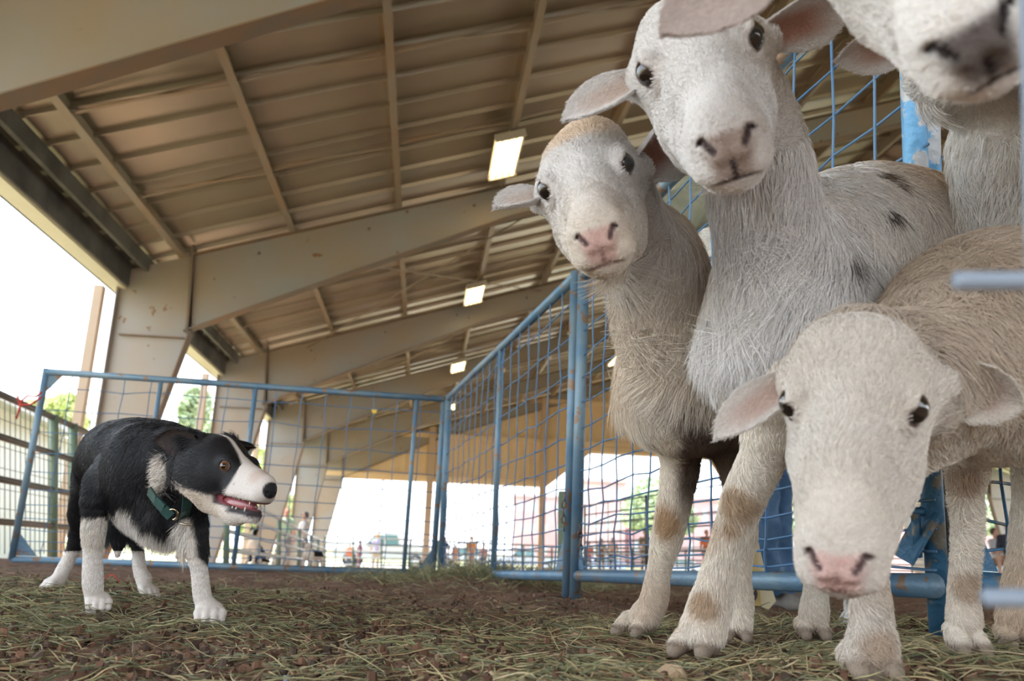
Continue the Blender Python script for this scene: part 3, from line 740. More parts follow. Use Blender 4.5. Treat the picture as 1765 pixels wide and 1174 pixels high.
def colA(v, L, n_):
    t = smooth(-.06, -.13, L[:, 1])
    dark = np.clip(.5+.6*snoise(v, 14, 1)+.35*snoise(v, 45, 2), 0, 1)
    body = mixc((.74,.61,.47), (.48,.36,.25), dark); body = mixc(WHITE, body, smooth(-.09, -.19, L[:, 1]+.03*snoise(v, 18, 12))); col = mixc(WHITE, body, t)
    col = mixc(col, (.72,.52,.32), smooth(.055, .02, np.hypot(L[:, 0]*.6, L[:, 1]+.05))*smooth(.03, .055, L[:, 2])*.65)
    col = mixc(col, (.72,.62,.5), smooth(.4, 1, snoise(v, 22, 8))*.5*(1-t))
    hz = v[:, 2]-ground_z(v[:, 0], v[:, 1]); leg = smooth(.44, .34, hz); uu, vv = px_xy(v)
    bl = mixc((.76,.68,.58), (.14,.10,.08), smooth(1160, 1188, uu+6*snoise(v, 50, 2))*smooth(915, 830, vv)); col = mixc(col, bl, leg)
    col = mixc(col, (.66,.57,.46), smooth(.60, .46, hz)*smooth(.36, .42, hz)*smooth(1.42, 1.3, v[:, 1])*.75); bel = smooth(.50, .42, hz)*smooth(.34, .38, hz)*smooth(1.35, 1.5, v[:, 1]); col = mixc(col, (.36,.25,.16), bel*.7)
    pk = seen_point(v, 1145, 905)
    if pk is not None: col = mixc(col, (.46,.29,.15), smooth(.036, .015, np.linalg.norm((v-pk)*[1, 1, .7], axis=1))*.85)
    return hoofcol(col, v)
def fbA(mult=1.):
    def L(P):
        hz = P[:, 2]-ground_z(P[:, 0], P[:, 1]); b = np.interp(hz, [.0, .32, .40, .50, .75], [.008, .012, .058, .040, .016]); return b*mult*(1+.25*snoise(P, 25, 6))
    return L
def flA(P):
    hz = P[:, 2]-ground_z(P[:, 0], P[:, 1]); return np.stack([np.full(len(P), .15), np.full(len(P), .35), -np.ones(len(P))], -1)
FM.update(nose=(.62,.40,.36), nostril=(.10,.06,.06), lip=(.34,.22,.20))
earsA = [(('L',0,0),(853,360,1.10),.052,(.1,.75,.45),.5,(.62,.53,.47),WHITE),
         (('R',0,0),(1165,226,1.16),.090,(-.25,-.6,.8),.75,(.34,.17,.13),WHITE)]
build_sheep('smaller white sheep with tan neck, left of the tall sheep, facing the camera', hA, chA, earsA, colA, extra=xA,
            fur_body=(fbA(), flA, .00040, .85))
# ---- tall sheep
hB = ([[-0.8857,-0.1689,-0.4324],[0.4074,-0.7293,-0.5497],[-0.2225,-0.663,0.7148]], (0.2707,0.8122,0.7042), 1.08)
def xB(B):
    hoof(B, 1206, 1118, 1.23, 40, (-.6, 0, .9)); hoof(B, 1399, 1092, 1.48, 27, (-.1, 0, 1))
chB = [([(1212,70,1.03,80),(1285,210,1.07,80),(1318,350,1.10,84),(1345,470,1.13,92),(1352,565,1.16,96)], .06),
       ([(1352,555,1.16,98),(1430,450,1.24,140),(1520,455,1.36,168),(1590,455,1.55,145),(1620,480,1.75,100)], .07),
       ([(1325,600,1.15,95),(1328,730,1.17,48),(1313,790,1.18,37),(1285,850,1.19,35),(1268,900,1.20,31),(1250,950,1.205,27),(1236,1000,1.21,30),(1222,1050,1.22,36),(1212,1085,1.22,38)], .02),
       ([(1400,590,1.25,90),(1388,720,1.33,32),(1392,800,1.37,26),(1398,880,1.41,24),(1403,950,1.44,18),(1406,1010,1.46,19),(1403,1060,1.48,24)], .02)]
def colB(v, L, n_):
    hz = v[:, 2]-ground_z(v[:, 0], v[:, 1]); uu, vv = px_xy(v)
    g = np.clip(.35+.5*snoise(v, 9, 3)+.35*snoise(v, 33, 4), 0, 1)
    body = mixc((.82,.79,.76), (.72,.68,.63), g); low = smooth(.62, .42, hz+.04*snoise(v, 12, 6)); body = mixc(body, mixc((.76,.64,.50), (.60,.47,.34), g), low)
    back = smooth(1460, 1570, uu+25*snoise(v, 14, 6))*smooth(.0, .1, v[:, 1]-1.0); body = mixc(body, (.48,.33,.20), back*.8)
    t = smooth(-.07, -.12, L[:, 1]); col = mixc(WHITE, body, t)
    leg = smooth(.40, .33, hz); col = mixc(col, mixc((.78,.71,.62), (.56,.43,.31), smooth(.4, 1.2, snoise(v, 28, 7))), leg)
    for (a, b, r) in ((1262, 872, .036), (1252, 912, .028), (1205, 1040, .028)):
        p = seen_point(v, a, b)
        if p is not None: col = mixc(col, (.40,.27,.16), smooth(r, r*.5, np.linalg.norm(v-p, axis=1)+.01*snoise(v, 60, 2))*.85)
    return hoofcol(col, v)
def fbB(P):
    hz = P[:, 2]-ground_z(P[:, 0], P[:, 1]); return np.interp(hz, [.0, .34, .42, .55, .75], [.008, .012, .062, .036, .014])*(1+.3*snoise(P, 22, 6))
def flB(P): return np.stack([np.full(len(P), .3), np.full(len(P), .35), -np.full(len(P), .9)], -1)
FM.update(nose=(.38,.29,.25), nostril=(.07,.05,.05), lip=(.06,.045,.05))
earsB = [(('L',0,0),(974,210,1.00),.056,(.1,.62,.65),.5,(.60,.50,.44),WHITE),
         (('R',0,0),(1450,12,1.05),.068,(-.1,-.42,.95),.7,(.52,.30,.24),WHITE)]
DK = (.055,.035,.025)
build_sheep('tall white sheep standing highest in the centre, looking down, dark burrs on its shoulder', hB, chB, earsB, colB, extra=xB,
            fur_body=(fbB, flB, .00042, .85), spots=[(1470,443,14,DK),(1507,470,8,DK),(1532,362,13,DK),(1525,300,14,(.16,.12,.09)),(1545,315,9,(.16,.12,.09)),(1288,222,4,(.2,.17,.16))])
# ---- sheep with lowered head
hC = ([[-0.8533,-0.4331,-0.2905],[0.5146,-0.6094,-0.6032],[0.0842,-0.6642,0.7428]], tuple(np.array((0.387,0.7486,0.3224))+RC@np.array((6, -8, 0))*.8/F), .99)
def xC(B):
    Rc = np.array(hC[0]); Wc = lambda p: np.array(hC[1])+Rc@np.array(p)
    B.cone(Wc((-.012,-.05,-.125)), Wc((-.008,.085,-.105)), .042, .02, .03)
    hoof(B, 1497, 1180, 1.0, 46, (-.1, 0, 1)); hoof(B, 1660, 1085, 1.18, 30, (0, 0, 1)); hoof(B, 1990, 1160, 1.5, 26, (0, 0, 1))
chC = [([(1480,640,.88,95),(1570,650,.92,108),(1650,620,.97,135),(1720,600,1.02,170)], .06),
       ([(1730,600,1.03,180),(1850,600,1.2,190),(1980,600,1.45,170),(2020,610,1.6,120)], .07),
       ([(1600,690,.97,95),(1540,800,.98,48),(1510,900,.985,34),(1500,985,.99,28),(1502,1060,1.0,33),(1503,1120,1.0,42),(1498,1160,1.0,44)], .025),
       ([(1690,680,1.10,90),(1668,790,1.14,36),(1664,850,1.15,26),(1668,900,1.16,24),(1664,970,1.17,23),(1661,1030,1.18,25),(1662,1065,1.18,28)], .02),
       ([(1960,650,1.45,90),(1985,850,1.5,34),(2000,950,1.5,22),(1992,1130,1.5,24)], .03)]
def colC(v, L, n_):
    t = smooth(-.05, -.13, L[:, 1]); g = np.clip(.5+.6*snoise(v, 10, 3)+.3*snoise(v, 40, 4), 0, 1)
    body = mixc((.55,.465,.375), (.38,.30,.23), g); col = mixc(mixc((.66,.61,.55), (.58,.50,.41), np.clip(.3+.5*snoise(v, 25, 9), 0, 1)*.6), body, t)
    hz = v[:, 2]-ground_z(v[:, 0], v[:, 1]); leg = smooth(.33, .24, hz)*(t > .5)
    col = mixc(col, mixc((.74,.67,.58), (.52,.40,.29), smooth(.4, 1.2, snoise(v, 26, 7))), leg)
    for (a, b, r) in ((1515, 1120, .035), (1658, 1020, .03), (1665, 830, .04)):
        p = seen_point(v, a, b)
        if p is not None: col = mixc(col, (.36,.24,.15), smooth(r, r*.4, np.linalg.norm(v-p, axis=1)+.01*snoise(v, 60, 2))*.7)
    return hoofcol(col, v)
FM.update(nose=(.70,.46,.41), nostril=(.10,.06,.06), lip=(.50,.33,.30))
def fbC(P):
    hz = P[:, 2]-ground_z(P[:, 0], P[:, 1]); return np.interp(hz, [.0, .25, .36, .6, .8], [.008, .010, .028, .024, .022])*(1+.3*snoise(P, 22, 6))
def flC(P): return np.stack([np.full(len(P), .8), np.full(len(P), .35), -np.full(len(P), .6)], -1)
earsC = [(('L',0,0),(1233,758,.84),.048,(.1,.75,.5),.5,(.58,.44,.38),(.68,.63,.58)),
         ((1612,645,.895),(1763,700,.86),.068,(-.25,-.2,.9),.7,(.42,.28,.23),(.68,.62,.55))]
build_sheep('cream sheep at right foreground with lowered head and pink nose close to the camera', hC, chC, earsC, colC, extra=xC,
            fur_body=(fbC, flC, .00040, .8), dens=(560000, 230000))
# ---- blurred sheep leaning in at top right, very close
hD = ([[-0.684,-0.1936,-0.7033],[0.6585,-0.5785,-0.4813],[-0.3137,-0.7924,0.5232]], tuple(np.array((0.2956,0.499,0.6312))+RC@np.array((32, 10, 0))*.62/F), 1.0)
chD = [([(1470,-230,.74,110),(1700,-250,.80,150),(1950,-150,.86,190),(2150,60,.9,230)], .06),
       ([(2150,100,.9,240),(2500,150,1.0,260),(2800,180,1.15,220)], .07),
       ([(2150,200,.9,150),(2130,600,.95,60),(2110,900,.97,38),(2105,1150,.98,40)], .03), ([(2700,250,1.1,150),(2650,800,1.1,50),(2640,1200,1.1,36)], .03)]
def colD(v, L, n_):
    t = smooth(-.05, -.13, L[:, 1]); return mixc((.80,.77,.73), (.66,.58,.48), t)
FM.update(nose=(.07,.05,.045), nostril=(.015,.01,.01), lip=(.015,.01,.01))
earsD = [((1335,-50,.66),(1143,62,.64),.066,(.1,.55,.85),.3,(.50,.42,.38),(.50,.42,.38)), ((1560,-240,.74),(1700,-330,.8),.085,(-.1,-.4,.95),.6,(.52,.3,.24),WHITE)]
build_sheep('white sheep at top right leaning in closest, only blurred muzzle and grey hanging ear seen', hD, chD, earsD, colD, h=.004,
            fur_body=(lambda P: np.full(len(P), .02), flC, .0005, .5), dens=(260000, 60000))
# ---- sheep behind it
hE = ([[-0.848,-0.3425,0.4044],[0.1415,-0.8817,-0.4501],[0.5107,-0.3245,0.7962]], tuple(np.array((0.6189,0.8712,0.84))+RC@np.array((70, 10, 0))*1.05/F), 1.0)
def xE(B): hoof(B, 1745, 1085, 1.28, 28, (-.1, 0, 1)); hoof(B, 1840, 1095, 1.3, 28, (-.1, 0, 1))
chE = [([(1720,40,1.12,76),(1722,180,1.13,74),(1745,300,1.15,90),(1800,420,1.2,130)], .05),
       ([(1810,440,1.22,150),(1920,470,1.4,160),(2050,500,1.7,140)], .07),
       ([(1800,550,1.2,90),(1790,780,1.24,38),(1775,880,1.26,27),(1760,960,1.27,22),(1751,1030,1.28,25),(1747,1065,1.28,27)], .025),
       ([(1860,560,1.25,90),(1850,780,1.27,38),(1848,960,1.29,24),(1842,1070,1.3,26)], .025)]
def colE(v, L, n_):
    g = np.clip(.5+.6*snoise(v, 10, 3), 0, 1); hz = v[:, 2]-ground_z(v[:, 0], v[:, 1])
    return hoofcol(mixc(mixc((.80,.77,.72), (.68,.56,.43), g*smooth(-.06, -.14, L[:, 1])), (.62,.50,.38), smooth(.2, .1, hz)), v)
FM.update(nose=(.62,.40,.36), nostril=(.10,.06,.06), lip=(.22,.14,.13))
earsE = [((1572,70,1.06),(1440,104,1.06),.058,(.05,-.35,.95),.6,(.50,.34,.28),WHITE), ((1700,20,1.1),(1810,-20,1.12),.08,(-.1,-.4,.95),.6,(.52,.3,.24),WHITE)]
build_sheep('white sheep behind the blurred muzzle, its single sharp ear left of the peeling blue post', hE, chE, earsE, colE, extra=xE, h=.004,
            fur_body=(fbC, flA, .0005, .5), dens=(200000, 90000))
# ---- sheep hidden behind the tall one, only its back shows
hF = ([[-.9,.43,0],[-.43,-.9,0],[0,0,1.]], tuple(at(1230, 620, 1.95)), .95)
hF = (np.stack([np.cross(nrm((0,-1.,-.5)), nrm((0,-.5,1.))), nrm((0,-1.,-.5)), nrm((0,-.5,1.))], 1), tuple(at(1250, 640, 2.3)), .9)
def xF(B): hoof(B, 1480, 1075, 1.75, 20, (0, 0, 1)); hoof(B, 1266, 1050, 2.2, 15, (0, 0, 1))
chF = [([(1250,600,2.38,48),(1235,520,2.45,60),(1250,480,2.4,70)], .05), ([(1240,470,2.4,72),(1400,470,2.05,92),(1560,450,1.75,112),(1590,440,1.7,120)], .07),
       ([(1560,520,1.72,90),(1510,700,1.74,40),(1495,850,1.75,24),(1478,950,1.76,15),(1478,1060,1.76,16)], .03), ([(1270,520,2.4,60),(1290,800,2.3,22),(1272,900,2.25,14),(1267,1040,2.2,12)], .03)]
build_sheep('white sheep almost hidden behind the tall sheep, only a strip of its back showing', hF, chF, [], lambda v, L, n_: np.tile((.78,.75,.70), (len(v), 1)), extra=xF, h=.006,
            fur_body=(lambda P: np.full(len(P), .022), flA, .0006, .5), dens=(60000, 60000))
# ------------------------------------------------------------------ the dog
def build_dog():
    s = 1.1; Rm = np.array([[-0.6859,0.7199,0.1058],[-0.7273,-0.6736,-0.1315],[-0.0234,-0.1671,0.9857]])
    c = CO+(np.array((-0.3292,1.5383,0.3039))-CO)*1.1/1.05
    B = Body(); W = lambda p: c+Rm@(np.array(p, float)*s)
    def E(p, r, k, sub=False): B.ell(W(p), np.array(r)*s, k*s, Rm, sub)
    def C(a, b, ra, rb, k, sub=False): B.cone(W(a), W(b), ra*s, rb*s, k*s, sub)
    B.chain([(205,790,2.08,66),(240,795,1.92,74),(270,820,1.80,76)], .06)
    B.chain([(262,850,1.80,58),(285,880,1.74,50),(292,905,1.72,30)], .05)
    B.chain([(262,800,1.80,68),(305,798,1.73,58),(335,800,1.69,50)], .05)
    B.chain([(192,830,1.82,42),(172,850,1.78,28),(163,898,1.775,20),(160,955,1.78,15.5),(160,1000,1.785,17),(162,1030,1.79,15),(166,1052,1.79,17)], .02)
    B.chain([(310,850,1.74,46),(330,890,1.70,25),(338,940,1.69,20),(344,985,1.69,14),(346,1005,1.69,14.5),(350,1032,1.69,15),(360,1055,1.69,20)], .02)
    B.chain([(178,800,2.12,46),(155,870,2.18,32),(140,912,2.22,17),(123,955,2.23,11),(108,985,2.22,12),(98,1005,2.2,12)], .03)
    B.chain([(225,820,2.1,48),(240,880,2.14,26),(232,915,2.18,13),(238,950,2.18,10),(241,980,2.17,11),(248,1000,2.16,13)], .03)
    B.chain([(200,850,2.15,18),(200,905,2.12,15),(204,930,2.10,13),(203,955,2.09,5)], .02)
    # paws with toes
    def paw(u, v, D, w, toe, tl=1.0):
        cc = at(u, v, D); r = w*D/F; td = RC@np.array(toe, float); td[2] = 0; td = nrm(td); sd = np.cross(td, (0, 0, 1.)); g = float(dirt_z(cc[0], cc[1]))
        for i, o in enumerate((-.72, -.25, .25, .72)):
            f_ = tl*(1.0 if i in (1, 2) else .78)
            a = np.array([cc[0], cc[1], g+.030])+sd*o*r*.6; m = np.array([cc[0], cc[1], g+.022])+sd*o*r+td*r*f_*.7; e = np.array([cc[0], cc[1], g+.011])+sd*o*r*1.05+td*r*f_*1.15
            B.cone(a, m, r*.42, r*.36, .006); B.cone(m, e, r*.34, r*.27, .003)
    paw(168, 1050, 1.79, 20, (.5, 0, 1)); paw(362, 1056, 1.69, 25, (.35, 0, 1)); paw(96, 1004, 2.2, 17, (-.8, 0, .9)); paw(252, 1004, 2.16, 17, (1, 0, .6), 1.2)
    # head
    E((0,-.050,-.002), (.047,.058,.043), .02); C((0,-.09,-.02), (0,-.04,-.02), .045, .045, .03)
    C((0,.0,-.022), (0,.088,-.031), .030, .0185, .025); C((0,.0,-.004), (0,.095,-.018), .019, .0125, .02)
    for x in (-1, 1):
        E((x*.027,-.045,-.028), (.023,.045,.034), .02); E((x*.024,.014,.004), (.010,.016,.011), .012)
        C((x*.018,.03,-.040), (x*.010,.09,-.040), .012, .010, .012)
        E((x*.0325,.022,-.003), (.0082,.0105,.0080), .003, True)
        C((x*.028,-.068,.022), (x*.040,-.078,.028), .016, .012, .012)
    E((0,.102,-.029), (.0125,.0115,.0115), .008)
    C((0,-.03,-.058), (0,.030,-.072), .030, .021, .02); C((0,.03,-.074), (0,.078,-.070), .016, .0125, .015)
    E((0,.052,-.0555), (.032,.045,.0075), .004, True)
    for x in (-1, 1): C((x*.022,.010,-.054), (x*.026,.05,-.0555), .004, .0065, .004, True)
    for x in (-1, 1): E((x*.0075,.115,-.031), (.0028,.006,.0035), .002, True)
    v, f, n_ = B.mesh(.0026)
    L = (v-c)@Rm/s; x, y, z = L.T; ax = np.abs(x); uu, vv = px_xy(v); hz = v[:, 2]-ground_z(v[:, 0], v[:, 1])
    BLK = np.array((.009,.009,.011)); WH = np.array((.72,.655,.60)); TN = np.array((.66,.56,.45))
    head = smooth(-.10, -.085, y)*(ax < .1)*(z > -.12)*(z < .08)*(y < .14)*(np.linalg.norm(L, axis=1) < .17); nz = snoise(v, 55, 3); nz2 = snoise(v, 25, 6)
    wm = np.zeros(len(v))
    front = smooth(2.0, 1.93, (v-CO)@(-RC[:, 2]))
    # chest blaze, forelegs, hind feet, neck patch
    chest = smooth(0, 9, vv-(np.interp(uu, [150, 185, 205, 225, 245, 262, 300, 320, 345], [890, 885, 862, 868, 885, 893, 905, 935, 990])+5*nz))
    legL = (uu < 190)*smooth(0, 5, vv-(886+9*nz+5*nz2))*front
    legR = (uu > 308)*front*np.maximum(smooth(0, 5, vv-(960+(uu-335)*.5+8*nz)), smooth(4, -4, uu-(334+(vv-905)*.12)))*(vv > 890)
    wm = np.maximum.reduce([chest*front*(uu > 188)*(uu < 312), legL, legR])
    wm = np.maximum(wm, (1-front)*smooth(.12, .105, hz+.008*nz)*(vv > 950))
    wm = np.maximum(wm, smooth(1.15, .8, np.hypot((uu-281)/15, (vv-812)/33)+.15*nz)*front)
    blaze = smooth(.002, -.003, ax-np.interp(y, [-.07, -.02, .015, .04, .055, .12], [.001, .0045, .006, .013, .05, .06])+.0012*nz)*(z > -.2)*(y > -.05)
    cheek = smooth(.016, .008, -(y-.028)+.0*z)*smooth(-.01, .0, ax-.0)
    muz = smooth(.034, .043, y+.35*(-z-.03)+.002*nz)
    jaw = smooth(-.052, -.060, z+.10*(y-.02)+.003*nz)*(y > -.085)
    wm = np.where(head > .5, np.maximum.reduce([blaze, muz, jaw]), wm)
    col = mixc(BLK, mixc(WH, TN, np.clip(.35+.4*nz2, 0, 1)*(head < .5)*(hz > .12)), wm)
    col = mixc(col, TN*.95, jaw*smooth(.05, .0, y)*(head > .5)*.8)
    col = mixc(col, (.50,.33,.25), smooth(.02, .005, np.hypot(y-.085, z+.008))*(head > .5)*.5)
    nose = smooth(1.25, 1.05, np.linalg.norm((L-[0,.110,-.0265])/[.0125,.0115,.0115], axis=1))*(head > .5); col = mixc(col, (.015,.014,.016), nose)
    lipd = smooth(.011, .0075, np.abs(z+.0560))*smooth(-.004, .006, y)*smooth(.104, .098, y)*(head > .5); col = mixc(col, (.05,.032,.035), lipd)
    col = mixc(col, (.045,.035,.04), smooth(.03, .045, y)*smooth(-.076, -.070, z)*smooth(-.058, -.060, z)*(head > .5))
    inm = smooth(.0075, .0065, np.abs(z+.0555))*smooth(.025, .021, ax)*(y > 0)*(head > .5); col = mixc(col, (.30,.08,.09), inm)
    de = np.sqrt((ax-.0315)**2+((y-.022)/1.2)**2+(z+.003)**2); col = mixc(col, (.02,.015,.015), smooth(.014, .011, de)*(head > .5))
    sp = smooth(.75, .95, snoise(v, 500, 31))*(y > .04)*(y < .09)*(z < -.015)*(z > -.04)*(head > .5); col = mixc(col, (.2,.17,.16), sp*.5)
    col = np.clip(col, 0, 1)
    root = empty('dog', (v[:, 0].mean(), v[:, 1].mean(), v[:, 2].min()), 'black and white herding dog crouching at left with green collar, mouth open, staring at sheep', 'dog')
    V, Fc, Cc = [v], [f], [col]; nb = len(v); ears = []
    e1 = leaf(W((.036,-.058,.024)), at(262, 764, 1.59), .066, RC@np.array((.05,-.3,.95)), cup=.3, thick=.007, curl=-.12, prof=EARTRI)
    e2 = leaf(W((-.030,-.062,.030)), at(433, 766, 1.67), .046, RC@np.array((-.2,-.5,.8)), cup=.5, thick=.007, curl=.12)
    for lv, lf, im in (e1, e2):
        cc = np.where(im[:, None], np.array((.05,.036,.032)), BLK[None]); V.append(lv); Fc.append(lf+nb); Cc.append(cc); nb += len(lv); ears.append((lv, lf, cc))
    m_dogskin = attr_mat('dog_coat_skin', .6, .3, bump=.3, bscale=500, vary=.1); m_dogfur = attr_mat('dog_fur_strand', .42, .4)
    new_mesh('body', np.concatenate(V), np.concatenate(Fc), m_dogskin, root, cols=np.concatenate(Cc))
    keepf = facing(-.3)
    def inhead(P): q = (P-c)@Rm/s; return (q[:, 1] > -.085) & (np.linalg.norm(q, axis=1) < .17) & (q[:, 2] > -.12)
    def kf(P, nn):
        q = (P-c)@Rm/s; k = inhead(P)*keepf(P, nn)
        for sx in (-1, 1): k = k*(np.linalg.norm((q-[sx*.0325,.022,-.003])/[1, 1.25, 1], axis=1) > .0125)
        k = k*~((q[:, 1] > .088) & (q[:, 2] > -.052)); k = k*~((np.abs(q[:, 2]+.0555) < .0085) & (q[:, 1] > .0)); return k
    fur('coat', v, f, n_, col, root, m_dogfur, 900000, lambda P: .006+.020*smooth(-.01, -.08, ((P-c)@Rm/s)[:, 1]), lambda P: np.tile(Rm@np.array([0, -1., -.1]), (len(P), 1)), lift=.3, rad=.0003, K=3, clump=.15, clsc=80, var=.2, tipc=1.15, keep=kf)
    def lenb(P):
        h_ = P[:, 2]-ground_z(P[:, 0], P[:, 1]); u_, v_ = px_xy(P); ch = smooth(840, 890, v_)*(u_ > 190)*(u_ < 320)*(P[:, 1] < 2.0); nk = smooth(250, 285, u_)*(v_ < 860)
        tl = (np.abs(u_-200) < 18)*(v_ > 880)*(P[:, 1] > 1.95)
        return np.where(h_ < .14, .006, .013+.022*ch+.014*nk+.02*tl)
    fl = lambda P: np.stack([np.full(len(P), -.35), np.full(len(P), .5), -.45-.6*(px_xy(P)[1] > 850)], -1)
    fur('coat', v, f, n_, col, root, m_dogfur, 330000, lenb, fl, lift=.4, rad=.00042, K=4, clump=.5, clsc=45, var=.3, tipc=1.25, keep=lambda P, nn: (~inhead(P))*keepf(P, nn)*(P[:, 2]-ground_z(P[:, 0], P[:, 1]) > .045), seed=8)
    for lv, lf, cc in ears:
        fur('coat', lv, lf, vnormals(lv, lf), cc, root, m_dogfur, 500000, lambda P: np.full(len(P), .008), lambda P: np.tile(nrm(lv.mean(0)-W((0,-.06,.03))), (len(P), 1)), lift=.3, rad=.0003, K=3, clump=.2, var=.2)
    # eyes: brown iris, dark pupil
    m_wht = mat('eye_white', (.42,.35,.32), .15, coat=1); m_iris = mat('amber_iris', (.12,.04,.012), .1, var=(.20,.075,.02), vscale=300, coat=1)
    for sx in (1, -1):
        ec = np.array((sx*.0285,.0195,-.003)); mb = MB(); mb.ball(W(ec), .0088*s, 18, 12); eb = mb.build('eye', m_wht, root)
        look = nrm((sx*.80,.62,.02)) if sx > 0 else nrm((-.7,.8,.05))
        for nm, off, r_, m_ in (('iris', .0018, .0080, m_iris), ('pupil', .0052, .0055, m_eye)):
            mb = MB(); mb.ball(W(ec+look*off), r_*s, 16, 10); mb.build(nm, m_, eb)
    m_tongue = mat('pink_tongue', (.40,.12,.13), .3, var=(.30,.08,.09), vscale=40, coat=.5); m_tooth = mat('tooth', (.75,.68,.52), .25)
    mb = MB(); mb.tube([W((0,.0,-.062)), W((0,.03,-.060)), W((0,.06,-.059)), W((0,.076,-.060))], .01, 10, radii=[.015*s,.017*s,.014*s,.007*s]); mb.build('tongue', m_tongue, root)
    for px_, py_, dz, ln in ((.014,.082,1,.010),(-.014,.082,1,.010),(.015,.074,-1,.009),(-.015,.074,-1,.009),(.004,.092,1,.004),(-.004,.092,1,.004),(.009,.09,1,.005),(.004,.083,-1,.004),(-.004,.083,-1,.004),(.018,.055,-1,.005),(.018,.045,-1,.005),(.019,.06,1,.005)):
        zb = -.047 if dz > 0 else -.066; mb = MB(); mb.tube([W((px_,py_,zb)), W((px_,py_,zb-dz*ln*.6)), W((px_,py_,zb-dz*ln*.8))], .002, 6, radii=[.0016*s,.0012*s,.0003*s]); mb.build('tooth', m_tooth, root)
    # collar
    m_col = mat('green_collar', (.025,.085,.075), .35, var=(.02,.06,.055), vscale=60, coat=.3); m_ring = mat('brass_ring', (.70,.60,.42), .2, 1)
    def ring(name, u0, v0, ru, rv, tilt, D, dd, wd, m_, par, n=40, a0=0, a1=2*math.pi):
        pts = []
        for i in range(n+1):
            t = a0+(a1-a0)*i/n; xx = ru*math.cos(t); yy = rv*math.sin(t); pts.append(at(u0+xx*math.cos(tilt)-yy*math.sin(tilt), v0+xx*math.sin(tilt)+yy*math.cos(tilt), D+dd*math.cos(t)))
        mb = MB(); cc_ = np.mean(pts, 0)
        vs = []; 
        ax_ = nrm(np.cross(pts[0]-cc_, pts[n//4]-cc_))
        for p in pts:
            ro = nrm(p-cc_)
            for a, b in ((-1,-1),(1,-1),(1,1),(-1,1)): vs.append(p+ax_*a*wd/2+ro*b*.0016)
        fs = [(4*i+k, 4*i+(k+1) % 4, 4*i+4+(k+1) % 4, 4*i+4+k) for i in range(n) for k in range(4)]
        mb.add(vs, fs); return mb.build(name, m_, par)
    k_ = ring('collar', 300, 838, 22, 62, -.12, 1.70, -.065, .018, m_col, root)
    mb = MB(); pp = [at(257, 846, 1.655), at(268, 862, 1.64), at(282, 877, 1.63), at(295, 890, 1.63)]; 
    for a, b in zip(pp[:-1], pp[1:]): mb.bar(a, b, .004, .019, RC[:, 1])
    mb.build('collar_strap_end', m_col, k_)
    t = np.linspace(-2.2, 1.6, 20); mb = MB(); mb.tube([at(298+9*math.cos(a)*.9, 887+9*math.sin(a), 1.625+.004*math.sin(a)) for a in t], .0022, 8); mb.build('ring', m_ring, k_)
    mb = MB(); mb.tube([at(309, 902, 1.64), at(318, 904, 1.635), at(329, 905, 1.64)], .002, 8); mb.build('buckle', m_ring, k_)
    for (u_, v_) in ():
        mb = MB(); mb.ball(at(u_, v_, 1.632), .0035, 8, 6); mb.build('rivet', m_ring, k_)
build_dog()
